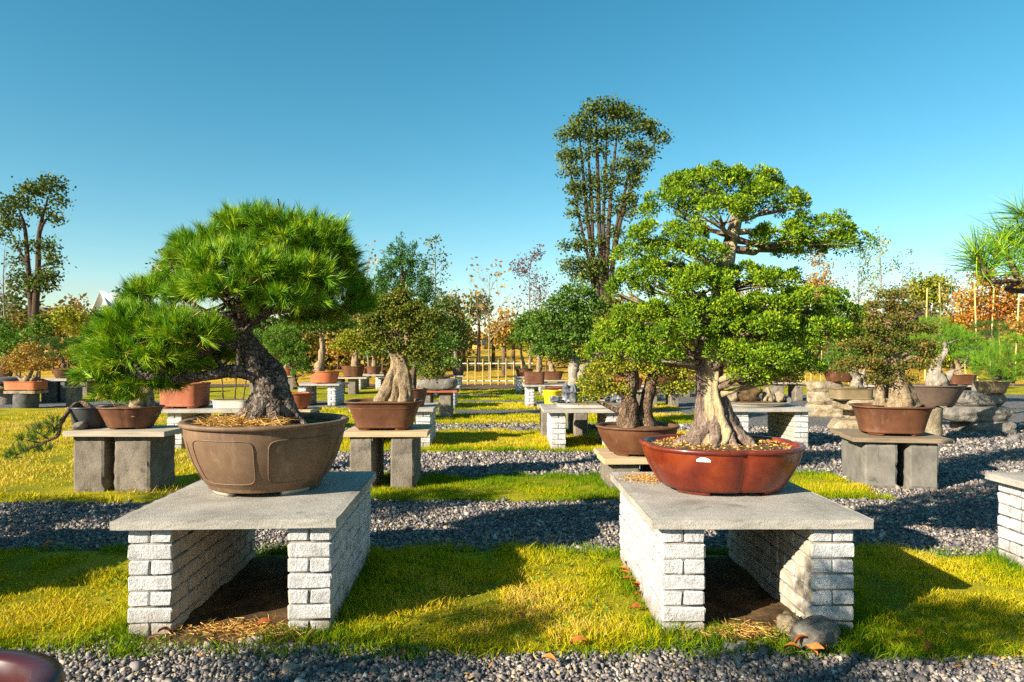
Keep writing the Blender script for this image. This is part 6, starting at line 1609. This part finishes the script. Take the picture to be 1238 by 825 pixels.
bare_tree('young_tree', 'slim grey tree left of the ruddy bonsai crown', bgbase(1040, 42), (428 - 308) * 42 / 825 + 1.4, 1.6, M['bark_grey'], M['leaf_tall'], 600, 0.16, low=0.3)
bare_tree('young_tree', 'fine grey twiggy tree between ruddy bonsai and umbrella pine', bgbase(1090, 44), (428 - 318) * 44 / 825 + 1.4, 1.7, M['bark_grey'], M['leaf_tall'], 350, 0.16, low=0.3)
bare_tree('young_tree', 'ochre leaved sparse tree over the evergreen right shoulder', bgbase(990, 44), (428 - 318) * 44 / 825 + 1.4, 2.0, M['bark_grey'], M['leaf_gold'], 900, 0.18, low=0.4)
bare_tree('young_tree', 'fine grey twiggy tree right of the umbrella pine', bgbase(1150, 46), (428 - 338) * 46 / 825 + 1.4, 1.5, M['bark_grey'], M['leaf_plum'], 200, 0.15, low=0.3)
bgtree('umbrella_pine', 'distant flat topped green pine near the right', 1124, 60, [([(1122, 420), (1122, 385), (1120, 362), (1110, 350)], [0.3, 0.24, 0.2, 0.1]), ([(1124, 385), (1130, 368), (1138, 355)], [0.2, 0.15, 0.08])],
    [(1110, 348, 13, 8), (1128, 344, 14, 7), (1140, 354, 12, 8), (1118, 360, 14, 7), (1106, 362, 8, 5), (1136, 368, 10, 6)], 'leaf', 0.26, 1.1, M['leaf_yellowgreen'], M['bark_brown'], limb=0.3, sides=8, tnoise=0.05)
bgtree('maple', 'orange red autumn maple behind bamboo stakes at the right', 1200, 38, [([(1200, 425), (1199, 380), (1197, 345)], [0.18, 0.13, 0.05])],
    [(1190, 340, 18, 11), (1212, 352, 22, 12), (1170, 362, 18, 12), (1196, 370, 26, 13), (1228, 372, 20, 14), (1178, 384, 22, 11), (1160, 392, 18, 9), (1206, 390, 24, 11), (1232, 342, 14, 10), (1186, 330, 10, 6)],
    'leaf', 0.15, 0.55, M['leaf_maple'], M['bark_brown'], limb=0.25, low=-0.7, sides=8, tnoise=0.05)
# far trees peeping over the pine crown and the horizon
FAR = [('far_tree', 'distant round tree peeping over the left shoulder of the pine', 222, 52, [(222, 294, 14, 8), (214, 304, 14, 8), (232, 302, 14, 9), (205, 330, 18, 14), (235, 330, 20, 16)], 'leaf_tall'),
       ('far_tree', 'grey green distant tree beside the white gable', 158, 58, [(152, 358, 10, 7), (166, 352, 12, 8), (178, 348, 12, 9), (164, 372, 18, 10)], 'leaf_tall'),
       ('far_tree', 'green rounded tree down the aisle right of the dark leafy tree', 578, 44, [(578, 364, 12, 8), (570, 374, 9, 7), (586, 376, 10, 7), (576, 386, 9, 7)], 'leaf_tall'),
       ('far_tree', 'golden young tree at the right of the aisle end', 609, 40, [(609, 384, 9, 7), (604, 398, 10, 8), (614, 400, 10, 8), (608, 414, 9, 7)], 'leaf_gold'),
       ('far_tree', 'thin golden sapling just left of the golden young tree', 596, 48, [(596, 396, 8, 6), (592, 408, 8, 6), (600, 412, 8, 6)], 'leaf_bronze'),
       ('far_tree', 'low olive tree at the left fence end', 560, 46, [(560, 396, 10, 8), (554, 408, 10, 7), (566, 410, 9, 7)], 'leaf_tall'),
       ('far_tree', 'yellow green young tree behind the fence', 620, 46, [(622, 398, 8, 7), (616, 410, 9, 7), (626, 412, 8, 6)], 'leaf_yellowgreen')]
for nm, lab, px, d, pads, lm in FAR:
    top = min(p_[1] for p_ in pads)
    bgtree(nm, lab, px, d, [([(px, 425), (px + 1, 400), (px, top + 6)], [0.14, 0.11, 0.03])], pads, 'leaf', d * 0.0045, 0.75, M[lm], M['bark_brown'], limb=0.25, low=-0.7, sides=7, tnoise=0.05)

# shrubs along the horizon, each its own
SHR = [(6, 402, 14, 18, 34, 'leaf_green', 'dark green shrub at the left edge'), (24, 418, 20, 20, 30, 'leaf_fresh', 'bright green leafy shrub left of the layered pine'), (20, 396, 16, 10, 40, 'leaf_bronze', 'rusty brown shrub behind the left green shrub'),
       (48, 398, 14, 16, 36, 'leaf_green', 'dark shrub at the foot of the tall left tree'), (64, 388, 18, 13, 42, 'leaf_bronze', 'bronze leaved shrub right of the tall left tree'), (82, 384, 20, 14, 38, 'leaf_yellowgreen', 'yellowing magnolia like shrub right of the tall left tree'),
       (100, 395, 22, 14, 40, 'leaf_bronze', 'brownish shrub left of the pine needles'), (118, 390, 16, 14, 44, 'leaf_green', 'dark rounded shrub below the white gable'), (106, 425, 18, 16, 30, 'leaf_yellowgreen', 'yellow green shrub behind the layered pine'),
       (140, 400, 20, 14, 46, 'leaf_tall', 'far green shrub hidden by the pine needles'), (330, 420, 20, 12, 36, 'leaf_yellowgreen', 'yellow green shrub behind the clipped shrub'), (366, 412, 20, 14, 42, 'leaf_bronze', 'brown shrub behind the flat topped bonsai'),
       (408, 420, 16, 10, 40, 'leaf_gold', 'golden shrub behind the flat topped bonsai'), (436, 402, 18, 14, 44, 'leaf_green', 'green shrub behind the broom bonsai'), (462, 418, 18, 12, 38, 'leaf_bronze', 'brown shrub left of the twisted trunk'),
       (522, 402, 16, 14, 36, 'leaf_green', 'green shrub right of the twisted bonsai'), (556, 408, 12, 12, 50, 'leaf_bronze', 'brown hedge clump before the ochre house'), (640, 396, 14, 14, 48, 'leaf_bronze', 'bronze shrub behind the aisle bonsai'),
       (660, 402, 14, 14, 40, 'leaf_gold', 'gold brown shrub behind the driftwood bonsai'), (742, 400, 26, 18, 34, 'leaf_bronze', 'bronze shrub below the tallest trees'), (745, 372, 24, 16, 44, 'leaf_bronze', 'reddish brown shrub behind the yellow green bonsai'),
       (800, 410, 30, 18, 40, 'leaf_bronze', 'brown shrub behind the pale trunk'), (845, 415, 26, 16, 36, 'leaf_yellowgreen', 'yellow shrub behind the pale trunk'), (880, 400, 24, 18, 44, 'leaf_ruddy', 'ruddy shrub behind the evergreen'),
       (990, 350, 20, 18, 46, 'leaf_gold', 'ochre tree crown behind the evergreen right shoulder'), (1000, 395, 22, 16, 40, 'leaf_green', 'dark green shrub behind the limestone steps'), (1030, 405, 16, 10, 44, 'leaf_yellowgreen', 'yellow green shrub left of the ruddy bonsai'),
       (1130, 405, 22, 12, 34, 'leaf_bronze', 'purple brown shrub behind the cloud pine'), (1150, 425, 20, 14, 30, 'leaf_yellowgreen', 'olive shrub behind the cloud pine'), (1178, 430, 16, 12, 28, 'leaf_tall', 'olive green shrub left of the bushy pine'),
       (1105, 380, 18, 12, 48, 'leaf_plum', 'purple brown twiggy shrub below the umbrella pine'), (1225, 400, 18, 12, 32, 'leaf_gold', 'golden shrub below the maple')]
for px, py, rx, ry, d, lm, lab in SHR:
    bgtree('shrub', lab, px, d, [([(px, 430), (px + 1, py + 4)], [0.06, 0.02])], [(px - rx * 0.3, py, rx * 0.6, ry * 0.7), (px + rx * 0.35, py + 2, rx * 0.6, ry * 0.65), (px, py - ry * 0.35, rx * 0.55, ry * 0.6), (px, py + ry * 0.5, rx * 0.9, ry * 0.6)],
           'leaf', d * 0.0044, 0.5, M[lm], M['bark_brown'], cat='shrub', group='shrubs along the horizon', limb=0.25, low=-0.8, sides=6, tnoise=0.05, twigs=False)

# wood on the skyline far behind everything
g = Geo()
for k in range(70):
    d_ = rng.uniform(130, 260); x = rng.uniform(-0.95, 0.95) * d_
    hgt = rng.uniform(2.0, 5.5); w = rng.uniform(4, 9)
    foliage(g, 'leaf', (x, d_, gz(d_) + hgt * 0.5), (w, w * 0.6, hgt), 30, 1.2, -0.8)
o = place('treeline', mesh_np('treeline', g, M['leaf_tall'])); tag(o, 'far wooded skyline behind the garden', 'wood', kind='stuff')

# dense mixed planting on both sides beyond the fence, reads as one mass
g = Geo()
for side in (0, 1):
    for k in range(120):
        px = rng.uniform(-60, 552) if side == 0 else rng.uniform(645, 1300)
        d_ = rng.uniform(44, 74); c = P(px, 400, d_)
        top = P(px, (rng.uniform(345, 380) if rng.random() < 0.12 else rng.uniform(372, 404)), d_)[2]; z0 = gz(d_)
        h_ = max(0.7, top - z0); w = rng.uniform(0.9, 2.1)
        tone = rng.random()
        gg = Geo(); foliage(gg, 'leaf', (c[0], d_, z0 + h_ * 0.5), (w, w * 0.8, h_ * 0.55), int(9 * w * h_), 0.35, -0.9)
        for vv, ff, rv in zip(gg.v, gg.f, gg.r): g.add(vv, ff, np.clip(0.72 * tone + 0.28 * rv, 0, 1))
o = place('shrubbery', mesh_np('shrubbery', g, M['hedge_mix'])); tag(o, 'dense mixed green and autumn shrubbery beyond the garden', 'shrubbery', kind='stuff')

# ------------------------------------------------------------------ houses far away
def house(label, px, d, w, dep, wall_h, roof_h, wm, rm, py_base=None):
    x, y, z = bgbase(px, d)
    root = empty('house', (x, y, z), label, 'house', None, R(12))
    g = Geo()
    V = [(sx * w / 2, sy * dep / 2, zz) for zz in (0, wall_h) for sy in (-1, 1) for sx in (-1, 1)] + [(0, -dep / 2, wall_h + roof_h), (0, dep / 2, wall_h + roof_h)]
    g.add(V, [(0, 1, 5, 4), (1, 3, 7, 5), (3, 2, 6, 7), (2, 0, 4, 6)]); g.f.append(np.array([(4, 5, 8), (7, 6, 9)]))
    part('wall', g, M[wm], root, world=False)
    g = Geo(); e = 0.3
    for s in (-1, 1):
        p0 = np.array((s * (w / 2 + e), 0, wall_h - e * roof_h / (w / 2))); p1 = np.array((0, 0, wall_h + roof_h))
        V = []
        for t_ in (0.03, 0.18):
            for pnt in (p0, p1):
                for yy in (-dep / 2 - e, dep / 2 + e): V.append((pnt[0], yy, pnt[2] + t_))
        g.add(V, [(0, 1, 3, 2), (4, 6, 7, 5), (0, 2, 6, 4), (1, 5, 7, 3), (0, 4, 5, 1), (2, 3, 7, 6)])
    part('roof', g, M[rm], root, world=False)
    for s in (-1, 1):
        g = Geo(); x0 = s * w * 0.22
        g.add([(x0 - 0.5, -dep / 2 - 0.03, wall_h * 0.45), (x0 + 0.5, -dep / 2 - 0.03, wall_h * 0.45), (x0 + 0.5, -dep / 2 - 0.03, wall_h * 0.45 + 1.4), (x0 - 0.5, -dep / 2 - 0.03, wall_h * 0.45 + 1.4)], [(0, 1, 2, 3)])
        part('window', g, M['glass'], root, world=False)
house('white gabled house behind the pine at the left', 132, 95, 2.3, 6, 5.0, 2.8, 'house_white', 'house_white')
house('small white house with a dark roof by the tall left tree', 52, 90, 3.6, 7, 3.6, 1.9, 'house_white', 'house_roof')
house('ochre house far down the aisle', 578, 150, 4.0, 5, 3.0, 1.4, 'house_ochre', 'house_roof')
house('white low building far behind the cloud pine', 1150, 110, 9.0, 6, 4.4, 1.0, 'house_white', 'house_roof')

# ------------------------------------------------------------------ fallen leaves
def fallen(px, py, k, lab, grp):
    d_ = CAM_H * FPX / (py - HY)
    p_ = P(px, py, d_)
    g = Geo()
    n = 7; t = np.linspace(0, 1, n); L = 0.055 + 0.03 * rng.random(); wv = 0.019 * np.sin(np.pi * t ** 0.8) + 0.001
    zc = 0.018 * np.sin(np.pi * t); curl = 0.012
    V = np.concatenate((np.stack((t * L, -wv, zc + curl), -1), np.stack((t * L, 0 * t, zc), -1), np.stack((t * L, wv, zc + curl * 1.3), -1)))
    g.add(V, [(r_ * n + q, r_ * n + q + 1, (r_ + 1) * n + q + 1, (r_ + 1) * n + q) for r_ in (0, 1) for q in range(n - 1)], rng.random())
    o = place('fallen_leaf', mesh_np('fallen_leaf', g, M['fallen'], True), None, (p_[0], p_[1], 0.042), (rng.normal() * 0.3, rng.normal() * 0.3, rng.uniform(0, 6.28)))
    tag(o, lab, 'leaf', grp)
for px, py, w_ in ((760, 700, 'second from the back'), (762, 706, 'third from the back'), (767, 712, 'fourth from the back'), (770, 716, 'fourth from the front'), (765, 720, 'farthest from the wall'), (773, 722, 'second from the front'), (758, 694, 'farthest back'), (775, 728, 'nearest the front')):
    fallen(px, py, 0, 'orange fallen leaf along the lit wall of the red pot table, ' + w_, 'leaves against the red pot table')
for px, py, w_ in ((962, 790, 'leftmost at the back'), (972, 792, 'in the middle at the back'), (980, 796, 'in the middle at the front'), (990, 797, 'rightmost'), (985, 790, 'right at the back'), (968, 797, 'leftmost at the front')):
    fallen(px, py, 0, 'rust brown fallen leaf in the clump by the boulder, ' + w_, 'leaf clump before the red pot table')
for px, py, lab in ((1127, 791, 'single orange leaf on the gravel edge at the right'), (207, 776, 'single brown leaf on the lawn left of the pine table'), (486, 800, 'orange leaf on the gravel edge near the middle'), (632, 761, 'long pale leaf lying on the lawn between the tables'), (690, 789, 'small brown leaf on the lawn edge between the tables'), (655, 808, 'small orange leaf on the front gravel near the middle'), (1105, 776, 'pale leaf on the lawn at the right'), (53, 670, 'brown leaf in the shade left of the pine table'), (310, 768, 'orange leaf in the straw before the pine table'), (775, 745, 'brown leaf in the grass before the red pot table')):
    fallen(px, py, 0, lab, None)
